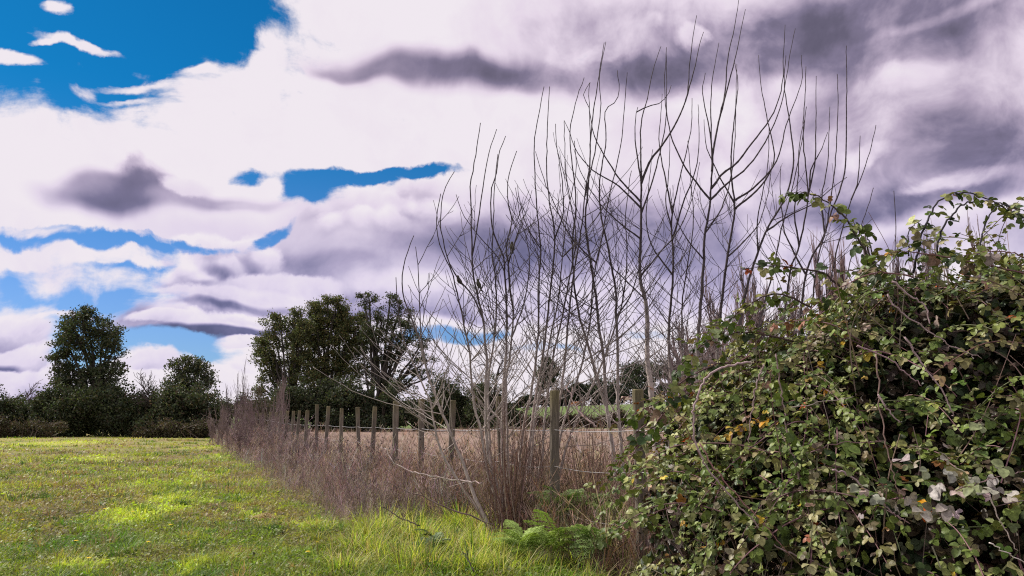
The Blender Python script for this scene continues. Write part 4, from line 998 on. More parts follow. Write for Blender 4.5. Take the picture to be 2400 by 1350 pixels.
def surface_points(n, g=1.0):
    out, nor = [], []
    area = np.array([r[0] * r[2] + r[0] * r[1] + r[1] * r[2] for _, r in ELL]); area /= area.sum()
    while sum(len(o) for o in out) < n:
        k = R.choice(len(ELL), n, p=area); C = np.array([ELL[i][0] for i in k]); Rr = np.array([ELL[i][1] for i in k]) * g
        d = R.normal(size=(n, 3)); d /= np.linalg.norm(d, axis=1)[:, None]
        P = C + d * Rr; Nn = d / Rr; Nn /= np.linalg.norm(Nn, axis=1)[:, None]
        ok = ~inside(P, g * .985) & (P[:, 2] > .05) & (P[:, 2] < 3.2) & (P[:, 1] < 7.6)
        # mostly the side that can be seen from the meadow
        ok &= (Nn[:, 1] < .45) | (R.random(n) < (.35 if g > .7 else 1))
        out.append(P[ok]); nor.append(Nn[ok])
    return np.concatenate(out)[:n], np.concatenate(nor)[:n]
LG = [(.098, .145, .030), (.14, .185, .040), (.25, .275, .085), (.038, .064, .018), (.38, .385, .18), (.21, .13, .09), (.30, .07, .02), (.60, .32, .015), (.30, .23, .20)]
LW = [5, 5, 3.2, 4, 2.0, 1.5, .07, .07, .45]
def leaf_sprays(mb, P, D, U, size, cols, droop=.35):
    """a leaf of three leaflets at each place P, its stalk along D, its face towards U"""
    n = len(P)
    if n == 0: return
    D = D + np.array([0, 0, -droop]) + R.normal(0, .25, (n, 3)); D /= np.linalg.norm(D, axis=1)[:, None]
    U = U + R.normal(0, .32, (n, 3))
    s = size * R.uniform(.6, 1.25, n)
    for k, (ang, off, sc) in enumerate(((0, .55, 1.0), (1.15, .35, .86), (-1.15, .35, .86))):
        Fm = frame(D, U); Rm = Fm @ rotz(np.full(n, ang) + R.normal(0, .15, n)) @ rotx(R.normal(-.12, .28, n)) @ roty(R.normal(0, .25, n))
        loc = P + D * (s * off)[:, None]
        mb.scatter(LEAFLET, loc, Rm, np.stack([s * sc * R.uniform(.85, 1.15, n), s * sc, s * sc * R.uniform(.6, 1.6, n)], 1), np.clip(cols * R.uniform(.85, 1.15, (n, 1)), 0, .9))
def cane_path(p, nrm, n=14, step=.075, lift=.10, g=1.0, head=None):
    """a cane that leaves the mound, arches over its surface and comes down again"""
    t = R.normal(size=3) if head is None else head
    t = t - nrm * (t @ nrm); t /= np.linalg.norm(t)
    v = t + nrm * R.uniform(.0, .55); P = [p - nrm * .25 - t * .1, p - nrm * .05]
    q = p.copy(); v /= np.linalg.norm(v)
    for _ in range(n):
        v = v + np.array([0, 0, -.10]) + R.normal(0, .05, 3); v /= np.linalg.norm(v); q = q + v * step
        if inside(q[None], .90)[0]:
            v = v + nrm * .35; v /= np.linalg.norm(v)
        if q[2] < .06: break
        P.append(q.copy())
    return np.array(P)
def bramble():
    o = empty('bramble_bush', (3.0, 6.0, 0), 'huge tangled bramble mound of dull green leaves filling the right of the picture', 'bramble')
    lf, cn, inner = MB(), MB(), MB()
    P, Nn = surface_points(1950)
    off = (fbm(P[:, 0] * 2.2 + 7, P[:, 2] * 2.2 + P[:, 1], 3) - .5)
    for i in range(len(P)):
        low = (1 - sstep(.55, 1.15, P[i, 2])) * (1 - sstep(2.0, 3.0, P[i, 0]))
        if (off[i] < -.04 and R.random() < .9) or R.random() < .82 * low: continue       # dark hollows
        p = P[i] + Nn[i] * (off[i] * 1.5 - .14 + R.uniform(-.14, .04))
        path = cane_path(p, Nn[i], n=R.integers(7, 17), head=R.normal(size=3) + np.array([-.5, -.3, .1]))
        if len(path) < 4: continue
        c = catmull(path, 3)
        cn.tube(c, np.linspace(.0055, .0022, len(c)), jit((.16, .085, .09) if R.random() < .6 else (.10, .11, .05), 1)[0], 4, False)
        m = c[3::2]; m = m + R.normal(0, .008, m.shape)
        T = np.gradient(c, axis=0)[3::2]; T /= np.linalg.norm(T, axis=1)[:, None] + 1e-9
        sd = np.cross(T, Nn[i]) * np.where(np.arange(len(T)) % 2, 1, -1)[:, None]
        D = T * .35 + sd * .8 + Nn[i] * .35
        base = palette(LG, LW, 1, .12)[0]
        cl = palette(LG, LW, len(m), .15) * .55 + base * .45
        acc = R.random(len(m)) < .013
        cl[acc] = palette([(.62, .30, .012), (.40, .09, .02), (.45, .30, .18), (.55, .42, .06)], (3, 1.5, 1.5, 1), int(acc.sum()), .1)
        leaf_sprays(lf, m, D, np.tile(Nn[i] + np.array([0, 0, 1.1]), (len(m), 1)), .046, cl)
    # loose leaves a little deeper, so that the mound closes up behind
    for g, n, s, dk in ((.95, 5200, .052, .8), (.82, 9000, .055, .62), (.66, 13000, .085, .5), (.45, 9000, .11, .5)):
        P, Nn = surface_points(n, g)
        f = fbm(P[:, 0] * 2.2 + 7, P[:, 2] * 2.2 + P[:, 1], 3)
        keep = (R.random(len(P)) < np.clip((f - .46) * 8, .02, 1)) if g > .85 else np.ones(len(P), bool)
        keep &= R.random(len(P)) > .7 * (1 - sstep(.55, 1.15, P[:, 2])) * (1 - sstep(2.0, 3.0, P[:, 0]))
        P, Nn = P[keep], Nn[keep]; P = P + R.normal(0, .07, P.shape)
        leaf_sprays(lf if g > .9 else inner, P, Nn * .4 + R.normal(0, .6, P.shape), Nn + np.array([0, 0, .9]), s, palette(LG, LW, len(P), .2) if dk > .7 else palette([(.045, .035, .022), (.03, .045, .018), (.07, .05, .035)], (2, 2, 1), len(P), .25))  # inner layers: dead brown leaves, darkened further to paint in the mound's shade
    # grey dusty leaves low at the right edge
    g0 = at(2330, 1130, 4.0)
    q = g0 + R.normal(0, 1, (60, 3)) * np.array([.28, .12, .11]); leaf_sprays(lf, q, R.normal(0, .5, q.shape) + np.array([-.3, -.6, 0]), np.tile([0., -.3, 1], (60, 1)), .058, palette([(.30, .26, .25), (.24, .24, .17), (.38, .30, .28), (.17, .2, .09)], (2, 2, 1, 2), 60, .12))
    # dead canes and stalks inside and on the front
    dead = MB()
    for _ in range(1500):
        P, Nn = surface_points(1, R.uniform(.72, 1.0)); p = P[0]; low = R.random() < .62
        if low: p[2] *= .35; p[1] -= .15
        d = R.normal(size=3) * np.array([.6, .5, .3]) + np.array([0, 0, 1.0 if R.random() < .7 else -.4]); d /= np.linalg.norm(d); l = R.uniform(.25, .9)
        b = p + d * l; 
        c = catmull([p, (p + b) / 2 + R.normal(0, .05, 3), b], 5)
        dead.tube(c, np.linspace(R.uniform(.003, .006), .0018, len(c)), palette([(.30, .22, .19), (.17, .12, .10), (.38, .30, .22), (.22, .13, .13)], (3, 3, 1, 2), 1, .2)[0], 4, False)
    # the long canes that stand out
    def cane(pts, Y, w0, w1, col, leaves=True, dens=.055, dY=0.0, size=.06, nm='cane', thorn=True):
        W = np.array([at(x, y, Y + dY * i / max(1, len(pts) - 1)) for i, (x, y) in enumerate(pts)]); c = catmull(W, 7); c[1:-1] += R.normal(0, .004, (len(c) - 2, 3))
        mb = MB(); mb.tube(c, np.linspace(w0, w1 * .8, len(c)) * pxm(Y) / 2 * .62, col, 6)
        T = np.gradient(c, axis=0); sl = np.linalg.norm(T, axis=1); T /= sl[:, None]
        s = np.cumsum(sl)
        if thorn:
            for d in np.arange(.02, s[-1], .035):
                j = int(np.searchsorted(s, d)); j = min(j, len(c) - 1); e = R.normal(size=3); e -= T[j] * (e @ T[j]); e /= np.linalg.norm(e)
                mb.tube([c[j], c[j] + e * .011 - T[j] * .004], [.0028, .0006], np.array(col) * .9, 3, False)
        mb.build(nm, M_TWIG, o, smooth=True)
        if leaves:
            dd = np.arange(.03, s[-1], dens); j = np.clip(np.searchsorted(s, dd), 0, len(c) - 1)
            n = len(j); sd = np.cross(T[j], np.array([0, -1.0, .2])) * np.where(np.arange(n) % 2, 1, -1)[:, None]
            leaf_sprays(lf, c[j], T[j] * .5 + sd * .6 + R.normal(0, .2, (n, 3)), np.tile([0., -.5, 1], (n, 1)), size, palette(LG, LW, n, .15) * .8, .5)
    rd, pk = (.20, .10, .105), (.36, .26, .27)
    cane([(2060, 640), (2010, 560), (1972, 500), (1930, 468), (1885, 452), (1840, 455)], 5.6, 9, 3, (.06, .045, .035), dens=.036)
    cane([(2065, 660), (2030, 570), (2000, 520)], 5.65, 8, 4, (.06, .045, .035), dens=.03)
    cane([(2140, 640), (2160, 550), (2195, 480), (2240, 452), (2300, 460), (2360, 490), (2420, 520)], 5.4, 9, 4, (.045, .04, .05), dens=.04)
    cane([(2190, 600), (2215, 525), (2260, 480), (2320, 472), (2380, 492), (2440, 545)], 5.5, 9, 4, (.045, .04, .05), dens=.05)
    cane([(2280, 640), (2300, 560), (2325, 495), (2360, 480), (2410, 500)], 5.3, 8, 4, (.045, .04, .05), dens=.16)
    cane([(2060, 700), (2045, 600), (2030, 545), (2005, 520)], 5.7, 7, 4, (.05, .04, .045), dens=.07)
    cane([(2130, 600), (2130, 540), (2160, 515)], 5.4, 6, 3, (.045, .04, .05), dens=.05)
    cane([(2000, 700), (1930, 640), (1860, 628), (1800, 622), (1740, 632)], 5.8, 9, 4, (.07, .045, .045), dens=.045)
    cane([(1900, 720), (1830, 690), (1780, 700), (1720, 740), (1690, 790)], 6.0, 8, 4, (.08, .05, .05), dens=.05)
    cane([(1860, 800), (1760, 780), (1680, 790), (1620, 830), (1580, 880)], 6.0, 8, 4, (.10, .06, .06), dens=.05)
    cane([(1800, 870), (1700, 850), (1620, 880), (1560, 930), (1510, 960), (1480, 975)], 5.9, 8, 4, (.10, .055, .06), dens=.04)
    cane([(1620, 900), (1570, 950), (1530, 1000), (1500, 1040), (1470, 1085), (1450, 1120)], 5.7, 6, 3, (.12, .06, .07), dens=.05, size=.065)
    cane([(1640, 1050), (1560, 1080), (1500, 1100), (1460, 1130), (1440, 1180)], 5.9, 6, 3, (.14, .07, .07), dens=.06)
    cane([(1660, 1180), (1570, 1190), (1500, 1220), (1450, 1260)], 5.9, 6, 3, (.14, .07, .07), dens=.06)
    cane([(2140, 650), (2050, 640), (1960, 680), (1880, 740)], 5.2, 7, 4, rd, dens=.06)
    cane([(2400, 640), (2300, 620), (2200, 600), (2120, 590), (2060, 600)], 5.2, 7, 3, rd, dens=.045)
    cane([(2480, 640), (2400, 600), (2330, 590), (2250, 600)], 5.0, 7, 3, rd, dens=.05)
    cane([(1759, 850), (1707, 857), (1659, 883), (1633, 935), (1624, 972), (1630, 1035), (1656, 1094), (1711, 1161), (1759, 1213), (1822, 1280), (1907, 1317), (2018, 1360)], 4.75, 9, 6, pk, leaves=False, thorn=True)
    cane([(1640, 1040), (1680, 1105), (1735, 1170), (1800, 1240), (1850, 1300)], 4.7, 6, 4, (.30, .14, .15), leaves=False)
    cane([(1790, 855), (1775, 900), (1762, 960), (1755, 1040)], 4.8, 7, 5, (.26, .18, .18), leaves=False)
    cane([(1818, 830), (1828, 900), (1838, 960), (1848, 1040), (1870, 1110), (1885, 1200)], 4.7, 6, 4, (.26, .18, .18), dens=.07)
    cane([(2090, 660), (2130, 690), (2170, 720), (2180, 760)], 4.7, 9, 5, pk, leaves=False)
    cane([(2080, 690), (2110, 730), (2170, 770), (2230, 810), (2300, 840)], 4.6, 7, 4, pk, leaves=False)
    cane([(2120, 790), (2160, 850), (2210, 920), (2235, 975)], 4.4, 7, 5, pk, leaves=False)
    cane([(2010, 810), (2080, 840), (2130, 880), (2160, 905)], 4.4, 7, 4, (.34, .22, .24), leaves=False)
    cane([(1950, 1102), (2000, 1120), (2050, 1165), (2090, 1200), (2120, 1220)], 4.3, 8, 6, pk, leaves=False)
    cane([(2058, 925), (2080, 960), (2110, 990)], 4.3, 7, 5, pk, leaves=False)
    cane([(2052, 830), (2060, 920), (2075, 1030), (2095, 1110), (2110, 1170)], 4.35, 6, 4, (.24, .16, .14), leaves=False, thorn=False)
    cane([(2318, 1160), (2350, 1230), (2385, 1290)], 3.95, 5, 4, (.55, .45, .42), leaves=False, thorn=False)
    cane([(2318, 1272), (2370, 1300), (2430, 1330)], 3.9, 5, 4, (.75, .66, .62), leaves=False, thorn=False)
    cane([(1900, 1060), (1960, 1040), (2040, 1035), (2110, 1050)], 4.6, 5, 3, (.17, .10, .10), dens=.06)
    cane([(1855, 955), (1940, 940), (2000, 930)], 4.6, 4, 3, (.35, .28, .26), leaves=False, thorn=False)
    cane([(2240, 1150), (2300, 1130), (2370, 1110), (2430, 1100)], 4.0, 5, 3, (.25, .17, .17), leaves=False)
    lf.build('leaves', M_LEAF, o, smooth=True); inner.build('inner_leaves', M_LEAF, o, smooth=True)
    cn.build('stems', M_TWIG, o); dead.build('dead_stalks', M_DRY, o)
bramble()

# ------------------------------------------------------------------ dry weeds along the fence and in the brown field
def weed_template(kind, rg):
    mb = MB()
    def rib(p, q, w, col):
        p, q = np.array(p, float), np.array(q, float); d = q - p; a = rg.uniform(0, PI); e = np.array([math.cos(a), math.sin(a), 0]) * w / 2
        mb.add([p - e, p + e, q + e * .5, q - e * .5], [np.array([(0, 1, 2, 3)])], col)
    c0 = np.array((1, 1, 1.0))
    if kind == 'stalk':
        p = np.zeros(3); d = np.array([rg.normal(0, .1), rg.normal(0, .1), 1]); n = 6; pts = [p]
        for i in range(n):
            d = d + rg.normal(0, .07, 3); d /= np.linalg.norm(d); p = p + d / n; pts.append(p)
        for i in range(n): rib(pts[i], pts[i + 1], .012 * (1 - .08 * i), c0)
        for i in range(rg.integers(5, 10)):
            j = rg.integers(1, n + 1); s = pts[j]; a = rg.uniform(0, 2 * PI); v = np.array([math.cos(a) * .6, math.sin(a) * .6, .8]); l = rg.uniform(.12, .34); m = s + v * l * .5; e = m + (v + [0, 0, .5]) * l * .4
            rib(s, m, .008, c0); rib(m, e, .006, c0)
            for _ in range(2):
                e2 = m + rg.normal(0, .5, 3) * .1 + np.array([0, 0, .08]); rib(m, e2, .005, c0)
            if rg.random() < .3:
                k = .011; h = e; mb.add([h + [k, 0, 0], h + [-k, 0, 0], h + [0, k, 0], h + [0, -k, 0], h + [0, 0, k * 1.6], h - [0, 0, k]], [np.array([(0, 2, 4), (2, 1, 4), (1, 3, 4), (3, 0, 4), (2, 0, 5), (1, 2, 5), (3, 1, 5), (0, 3, 5)])], c0 * .3)
    else:
        for _ in range(9):
            a = rg.uniform(0, 2 * PI); lean = rg.uniform(.05, .5); h = rg.uniform(.5, 1.0); v = np.array([math.cos(a), math.sin(a), 0])
            b = v * rg.uniform(0, .06); m = b + v * lean * .35 + np.array([0, 0, h * .6]); e = b + v * lean + np.array([0, 0, h * rg.uniform(.7, 1.0)])
            rib(b, m, .012, c0); rib(m, e, .010, c0)
    return mb
def weeds(name, label, X, Y, h, cols, wts, kinds=('stalk', 'stalk', 'tuft'), wmul=1.0):
    rg = np.random.default_rng(5); out = MB(); n = len(X)
    tmpl = [weed_template(kinds[i % len(kinds)], rg) for i in range(12)]
    w = R.integers(0, 12, n)
    for i, t in enumerate(tmpl):
        V = np.concatenate(t.V); C = np.concatenate(t.C) * rg.uniform(.6, 1.35); q = [f for f in t.F if f.shape[1] == 4]; tr = [f for f in t.F if f.shape[1] == 3]
        Fs = [np.concatenate(q)] + ([np.concatenate(tr)] if tr else [])
        k = np.where(w == i)[0]
        if not len(k): continue
        loc = np.stack([X[k], Y[k], hfun(X[k], Y[k]) - .01], 1); hh = h[k]
        fat = np.clip(Y[k] / 11, .7, 4) ** .7 * wmul * 1.5 * R.uniform(.6, 1.3, len(k))
        cl = palette(cols, wts, len(k), .32) * (.6 + .8 * fbm(X[k] * 1.2, Y[k] * .9, 3))[:, None]
        rot = rotz(R.uniform(0, 2 * PI, len(k))) @ rotx(R.normal(0, .16, len(k)))
        sc = np.stack([hh * fat ** .45, hh * fat ** .45, hh], 1)
        out.scatter((V, Fs), loc, rot, sc, cl[:, None, :] * C[None])
    o = out.build(name, M_DRY); tag(o, label, None, kind='stuff')
def strip(n, s0, s1, y0, y1, power=1.0):
    """random places along the fence, s0 to s1 metres beyond it"""
    Y = 1 / R.uniform(1 / y1 ** power, 1 / y0 ** power, n) ** (1 / power); s = R.uniform(s0, s1, n)
    return fence_x(Y) + s, Y, s
PUR = [(.25, .17, .18), (.35, .26, .27), (.12, .08, .085), (.42, .31, .25), (.19, .12, .13), (.52, .43, .42)]
def clumps(n, s0, s1, y0, y1, r0, r1, per, h0, h1, power=1.0):
    """rounded clumps of stalks: taller in the middle of each"""
    cx, cy, cs = strip(n, s0, s1, y0, y1, power); XX, YY, HH = [], [], []
    for x, y, q in zip(cx, cy, cs):
        r = R.uniform(r0, r1); k = int(per * (r / r1) ** 1.5 * R.uniform(.6, 1.3)) + 3; a = R.uniform(0, 2 * PI, k); d = np.sqrt(R.random(k)) * r
        top = R.uniform(h0, h1) * (.62 + .38 * sstep(s0, s0 + 1.4, q)) * (1 + .3 * sstep(20, 45, y))
        XX.append(x + d * np.cos(a)); YY.append(y + d * np.sin(a) * 1.3); HH.append(top * (1 - .6 * (d / r) ** 2) * R.uniform(.55, 1.15, k))
    return np.concatenate(XX), np.concatenate(YY), np.concatenate(HH)
X, Y, hh = clumps(430, -2.15, .9, 12.2, 62, .3, .75, 34, .5, 1.05)
weeds('dry_weeds', 'purplish brown dead weeds standing thick along the fence posts', X, Y, hh, PUR, (3, 2.5, 2.5, 1.5, 2, .6))
X, Y, hh = clumps(120, -2.6, -1.5, 11.5, 34, .3, .65, 26, .28, .5)
weeds('dry_weeds', 'low purplish grey weeds spreading into the meadow in front of the fence', X, Y, hh, [(.27, .22, .225), (.34, .29, .285), (.17, .13, .13), (.20, .17, .10)], (3, 1.5, 2, 1), ('stalk',))
X, Y, s = strip(4600, -.6, 4.5, 8.2, 17, .6)
hh = R.uniform(.28, .72, len(X)) * np.where(R.random(len(X)) < .08, 1.5, 1) * (1 + .2 * sstep(9, 12, Y))
weeds('dry_weeds', 'reddish brown dead stalks around the feet of the poplars', X, Y, hh, [(.24, .155, .125), (.33, .225, .18), (.13, .085, .065), (.42, .33, .25)], (3, 3, 2, 1.5))
X, Y, s = strip(16000, .8, 60, 12, 105, .7)
hh = R.uniform(.22, .5, len(X)) * (1 + .15 * sstep(30, 80, Y))
weeds('stubble', 'pinkish brown dry stubble covering the field beyond the fence', X, Y, hh, [(.33, .23, .18), (.25, .17, .135), (.42, .31, .23), (.20, .135, .11)], (3, 3, 2, 1), ('tuft', 'tuft', 'stalk'), 1.4)
# ------------------------------------------------------------------ the meadow
def place(n, y0, y1, lim=0.0, power=1.4, u0=-.80, u1=.75):
    Y = 1 / R.uniform(1 / y1 ** power, 1 / y0 ** power, n) ** (1 / power); X = R.uniform(u0, u1, n) * Y
    ok = side(X, Y) < lim; return X[ok], Y[ok]
BL = [ribbon(3, .11, l, c) for l, c in ((.05, .3), (.1, .7), (.3, .5), (.0, .15))]
def blades(mb, X, Y, h, w, cols, lean=.35, yaw=None):
    n = len(X); t = R.integers(0, len(BL), n); Z = hfun(X, Y) - .004
    yw = R.uniform(0, 2 * PI, n) if yaw is None else yaw
    rot = rotz(yw) @ rotx(-np.abs(R.normal(0, lean, n)))
    for i, T in enumerate(BL):
        k = t == i
        sc = np.stack([w[k] / .11, h[k], h[k]], 1)
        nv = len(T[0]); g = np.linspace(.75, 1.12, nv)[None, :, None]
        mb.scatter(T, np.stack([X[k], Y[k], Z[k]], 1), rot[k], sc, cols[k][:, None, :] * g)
def meadow():
    mb = MB()
    X, Y = place(230000, 6.4, 68, -.8, 1.2)
    s = side(X, Y); keep = R.random(len(X)) < np.where(s > -1.9, .35, 1); X, Y = X[keep], Y[keep]
    base = meadow_col(X, Y); l = patch(X, Y, PB); w = patch(X, Y, PW)
    f = fbm(X * 2.5, Y * 2.5, 3)
    h = R.uniform(.035, .095, len(X)) * (.7 + .7 * f) * (1 + .7 * l) * (1 - .35 * w) * (1 + .5 * sstep(20, 50, Y))
    wd = R.uniform(.004, .008, len(X)) * np.clip(Y / 9, 1, 5) ** .85
    c = np.clip(base * R.normal(1, .24, (len(X), 1)) * R.normal(1, .07, (len(X), 3)) * (.75 + .5 * f)[:, None] * 1.15, .004, .9)
    st = R.random(len(X)) < .05; c[st] = palette([tuple(C_STRAW), (.30, .22, .14)], (2, 1), int(st.sum()), .15)
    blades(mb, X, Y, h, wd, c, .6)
    # small flat leaves of the herbs between the blades
    X, Y = place(170000, 6.4, 66, -.8, 1.25)
    base = meadow_col(X, Y); f = fbm(X * 3.1 + 4, Y * 3.1, 3); n = len(X)
    c = np.clip(base * np.array((.85, 1.0, .9)) * R.normal(1, .25, (n, 1)) * (.7 + .6 * f)[:, None] * R.normal(1, .06, (n, 3)), .004, .9)
    z = hfun(X, Y) + R.uniform(.005, .07, n) * (.6 + .8 * f); sz = R.uniform(.010, .024, n) * np.clip(Y / 9, 1, 5) ** .8
    rot = rotz(R.uniform(0, 2 * PI, n)) @ rotx(R.normal(0, .55, n)) @ roty(R.normal(0, .4, n))
    mb.scatter(CARD, np.stack([X, Y, z], 1), rot, np.stack([sz, sz * R.uniform(1, 1.9, n), sz], 1), c)
    o = mb.build('meadow_grass', M_GRASS); tag(o, 'short mottled green and olive grass and herbs of the meadow', None, kind='stuff')
meadow()
def long_grass():
    mb = MB()
    # bright yellow green tussocks: px, py, radius m, number of blades, height
    T = [(940, 1200, .28, 300, .46), (1060, 1215, .28, 300, .46), (1120, 1255, .26, 300, .42), (860, 1265, .28, 300, .36), (1000, 1190, .24, 220, .44), (900, 1250, .32, 420, .36), (960, 1220, .35, 520, .38), (1020, 1215, .30, 420, .36), (1080, 1240, .34, 520, .36), (980, 1270, .36, 620, .36), (1060, 1290, .38, 620, .34), (880, 1300, .34, 480, .33), (940, 1320, .36, 600, .34), (1130, 1290, .34, 500, .30),
         (1000, 1330, .40, 640, .34), (1100, 1335, .36, 520, .32), (1180, 1290, .28, 320, .27), (830, 1290, .26, 300, .28), (810, 1340, .3, 340, .28), (1180, 1340, .3, 380, .28), (1240, 1330, .28, 260, .26), (860, 1210, .24, 200, .27), (1030, 1175, .22, 160, .36), (1090, 1190, .2, 140, .36), (950, 1175, .2, 120, .30), (760, 1250, .22, 160, .22), (1240, 1270, .2, 120, .26), (1345, 1320, .22, 120, .26),
         (340, 1215, .45, 380, .13), (395, 1140, .6, 420, .13), (420, 1170, .5, 300, .12), (300, 1300, .20, 160, .22), (280, 1270, .16, 120, .22), (520, 1335, .35, 260, .16), (610, 1300, .2, 120, .16), (730, 1235, .25, 180, .16), (440, 1090, .3, 120, .10), (180, 1335, .3, 240, .16), (80, 1260, .2, 130, .16)]
    for px, py, r, n, h in T:
        g = onground(px, py); a = R.uniform(0, 2 * PI, n); d = np.abs(R.normal(0, .55, n)) * r; n = n
        X = g[0] + d * np.cos(a); Y = g[1] + d * np.sin(a) * 1.2
        ok = (Y > 6.2); X, Y, a = X[ok], Y[ok], a[ok]; n = len(X)
        if py > 1160 and px > 740: cols = palette([(.50, .53, .08), (.38, .44, .06), (.20, .31, .04), (.66, .62, .22), (.60, .46, .24), (.09, .17, .03), (.26, .17, .09)], (4, 4, 2, 2, 1.6, 1.8, .8), n, .14)
        elif px in (300, 280, 610, 80): cols = palette([(.10, .20, .03), (.16, .28, .04)], (1, 1), n, .15)
        else: cols = palette([(.42, .48, .08), (.34, .40, .07), (.25, .32, .05)], (2, 2, 1), n, .12)
        # blades fall outwards and towards the left
        yaw = a - PI / 2 + R.normal(0, .6, n)
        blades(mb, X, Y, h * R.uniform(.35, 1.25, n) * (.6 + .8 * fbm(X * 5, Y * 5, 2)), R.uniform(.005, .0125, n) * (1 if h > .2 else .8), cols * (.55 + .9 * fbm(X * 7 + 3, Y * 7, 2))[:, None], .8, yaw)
    # small tussocks everywhere
    for _ in range(900):
        Y0 = 1 / R.uniform(1 / 34, 1 / 7.0); X0 = R.uniform(-.75, .1) * Y0
        if side(X0, Y0) > -2.3: continue
        r = R.uniform(.06, .22) * (1 + Y0 / 30); n = int(R.uniform(40, 110)); a = R.uniform(0, 2 * PI, n); d = np.abs(R.normal(0, .6, n)) * r; X = X0 + d * np.cos(a); Y = Y0 + d * np.sin(a)
        kind = palette([(.11, .20, .03), (.20, .27, .04), (.38, .40, .07), (.33, .22, .11), (.07, .13, .025)], (3, 2, 2, 1.5, 2), 1, .1)[0]
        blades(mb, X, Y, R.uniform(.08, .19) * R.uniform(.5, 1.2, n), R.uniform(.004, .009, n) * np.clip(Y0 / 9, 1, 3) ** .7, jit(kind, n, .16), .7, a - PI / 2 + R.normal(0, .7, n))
    for _ in range(650):
        Y0 = 1 / R.uniform(1 / 60, 1 / 16); X0 = R.uniform(-.75, .1) * Y0
        if side(X0, Y0) > -2.6: continue
        r = R.uniform(.15, .6) * (1 + Y0 / 60); n = int(R.uniform(40, 120)); a = R.uniform(0, 2 * PI, n); d = np.sqrt(R.random(n)) * r; X = X0 + d * np.cos(a) * 1.5; Y = Y0 + d * np.sin(a)
        kind = palette([(.12, .20, .03), (.30, .34, .05), (.46, .46, .09), (.30, .20, .12), (.20, .13, .09), (.09, .14, .03)], (2, 2, 2, 1.6, 1.2, 1.5), 1, .1)[0]
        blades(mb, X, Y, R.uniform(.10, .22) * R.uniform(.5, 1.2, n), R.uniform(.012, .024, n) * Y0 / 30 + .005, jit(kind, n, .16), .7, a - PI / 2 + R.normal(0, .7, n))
    # scattered long blades among the weeds at the right
    X = R.uniform(-1.5, 2.6, 5200); Y = R.uniform(6.8, 10.6, 5200); ok = (side(X, Y) < .9) & (X / Y > -.2) & (R.random(5200) < np.clip((fbm(X * 1.7, Y * 1.7, 3) - .25) * 2.6, 0, 1)); X, Y = X[ok], Y[ok]; n = len(X)
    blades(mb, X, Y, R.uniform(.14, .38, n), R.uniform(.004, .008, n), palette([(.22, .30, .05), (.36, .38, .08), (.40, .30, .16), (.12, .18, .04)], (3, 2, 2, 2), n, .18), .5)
    X = R.uniform(-7.5, -.4, 15000); Y = R.uniform(8.5, 24, 15000); s = side(X, Y); ok = (s > -3.2) & (s < -.9) & (R.random(15000) < np.clip((fbm(X * 1.4 + 20, Y * 1.4, 3) - .3) * 3, 0, 1)); X, Y = X[ok], Y[ok]; n = len(X)
    blades(mb, X, Y, R.uniform(.10, .30, n), R.uniform(.004, .009, n), palette([(.20, .25, .05), (.34, .30, .09), (.38, .27, .15), (.16, .12, .08)], (2, 2, 2, 2), n, .18), .5)
    # blades and straw in front of the bramble
    X = R.uniform(1.0, 5.0, 2600); Y = R.uniform(3.6, 6.2, 2600); ok = (X / Y > .25) & ~inside(np.stack([X, Y, np.full(2600, .3)], 1), .8); X, Y = X[ok], Y[ok]; n = len(X)
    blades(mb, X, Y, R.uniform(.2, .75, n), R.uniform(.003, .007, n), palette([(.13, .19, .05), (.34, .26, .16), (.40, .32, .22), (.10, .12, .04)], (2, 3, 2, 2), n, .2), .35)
    o = mb.build('long_grass', M_GRASS); tag(o, 'long bright yellow green grass in tussocks at the bottom of the picture', None, kind='stuff')
long_grass()

# ------------------------------------------------------------------ ferny hemlock plants
def frond_mesh(L_, w, col, rg, curl=.45):
    """twice divided leaf along +Y, drooping"""
    mb = MB(); n = 16; t = np.linspace(0, 1, n)
    P = np.stack([0 * t, L_ * t * (1 - .12 * t), L_ * (.55 * t - curl * 1.1 * t ** 2)], 1)
    mb.tube(P, np.linspace(.003, .001, n), np.array(col) * .9, 4, False)
    for i in range(2, n):
        f = i / n; pl = w * math.sin(PI * min(1, f * .8 + .22)) * (1 - .35 * f) * 1.15
        for s in (1, -1):
            d = np.array([s, .55, -.12 + rg.normal(0, .1)]); d /= np.linalg.norm(d); m = max(3, int(pl / .014))
            a = P[i] + d * np.linspace(.1, 1, m)[:, None] * pl + np.array([0, 0, -.25])[None] * (np.linspace(0, 1, m) ** 2)[:, None] * pl
            for j in range(m):
                sz = .020 * (1 - .5 * j / m) + .004
                for q in (-1, 0, 1):
                    e = np.array([q * .8 * d[1] + d[0] * .5, -q * .8 * d[0] + d[1] * .5, rg.normal(0, .15)]); e /= np.linalg.norm(e)
                    x = np.cross(e, [0, 0, 1]) * sz * .32
                    c = np.array(col) * rg.uniform(.75, 1.25)
                    mb.add([a[j], a[j] + e * sz * .5 + x, a[j] + e * sz, a[j] + e * sz * .5 - x], [np.array([(0, 1, 2, 3)])], c)
    return mb
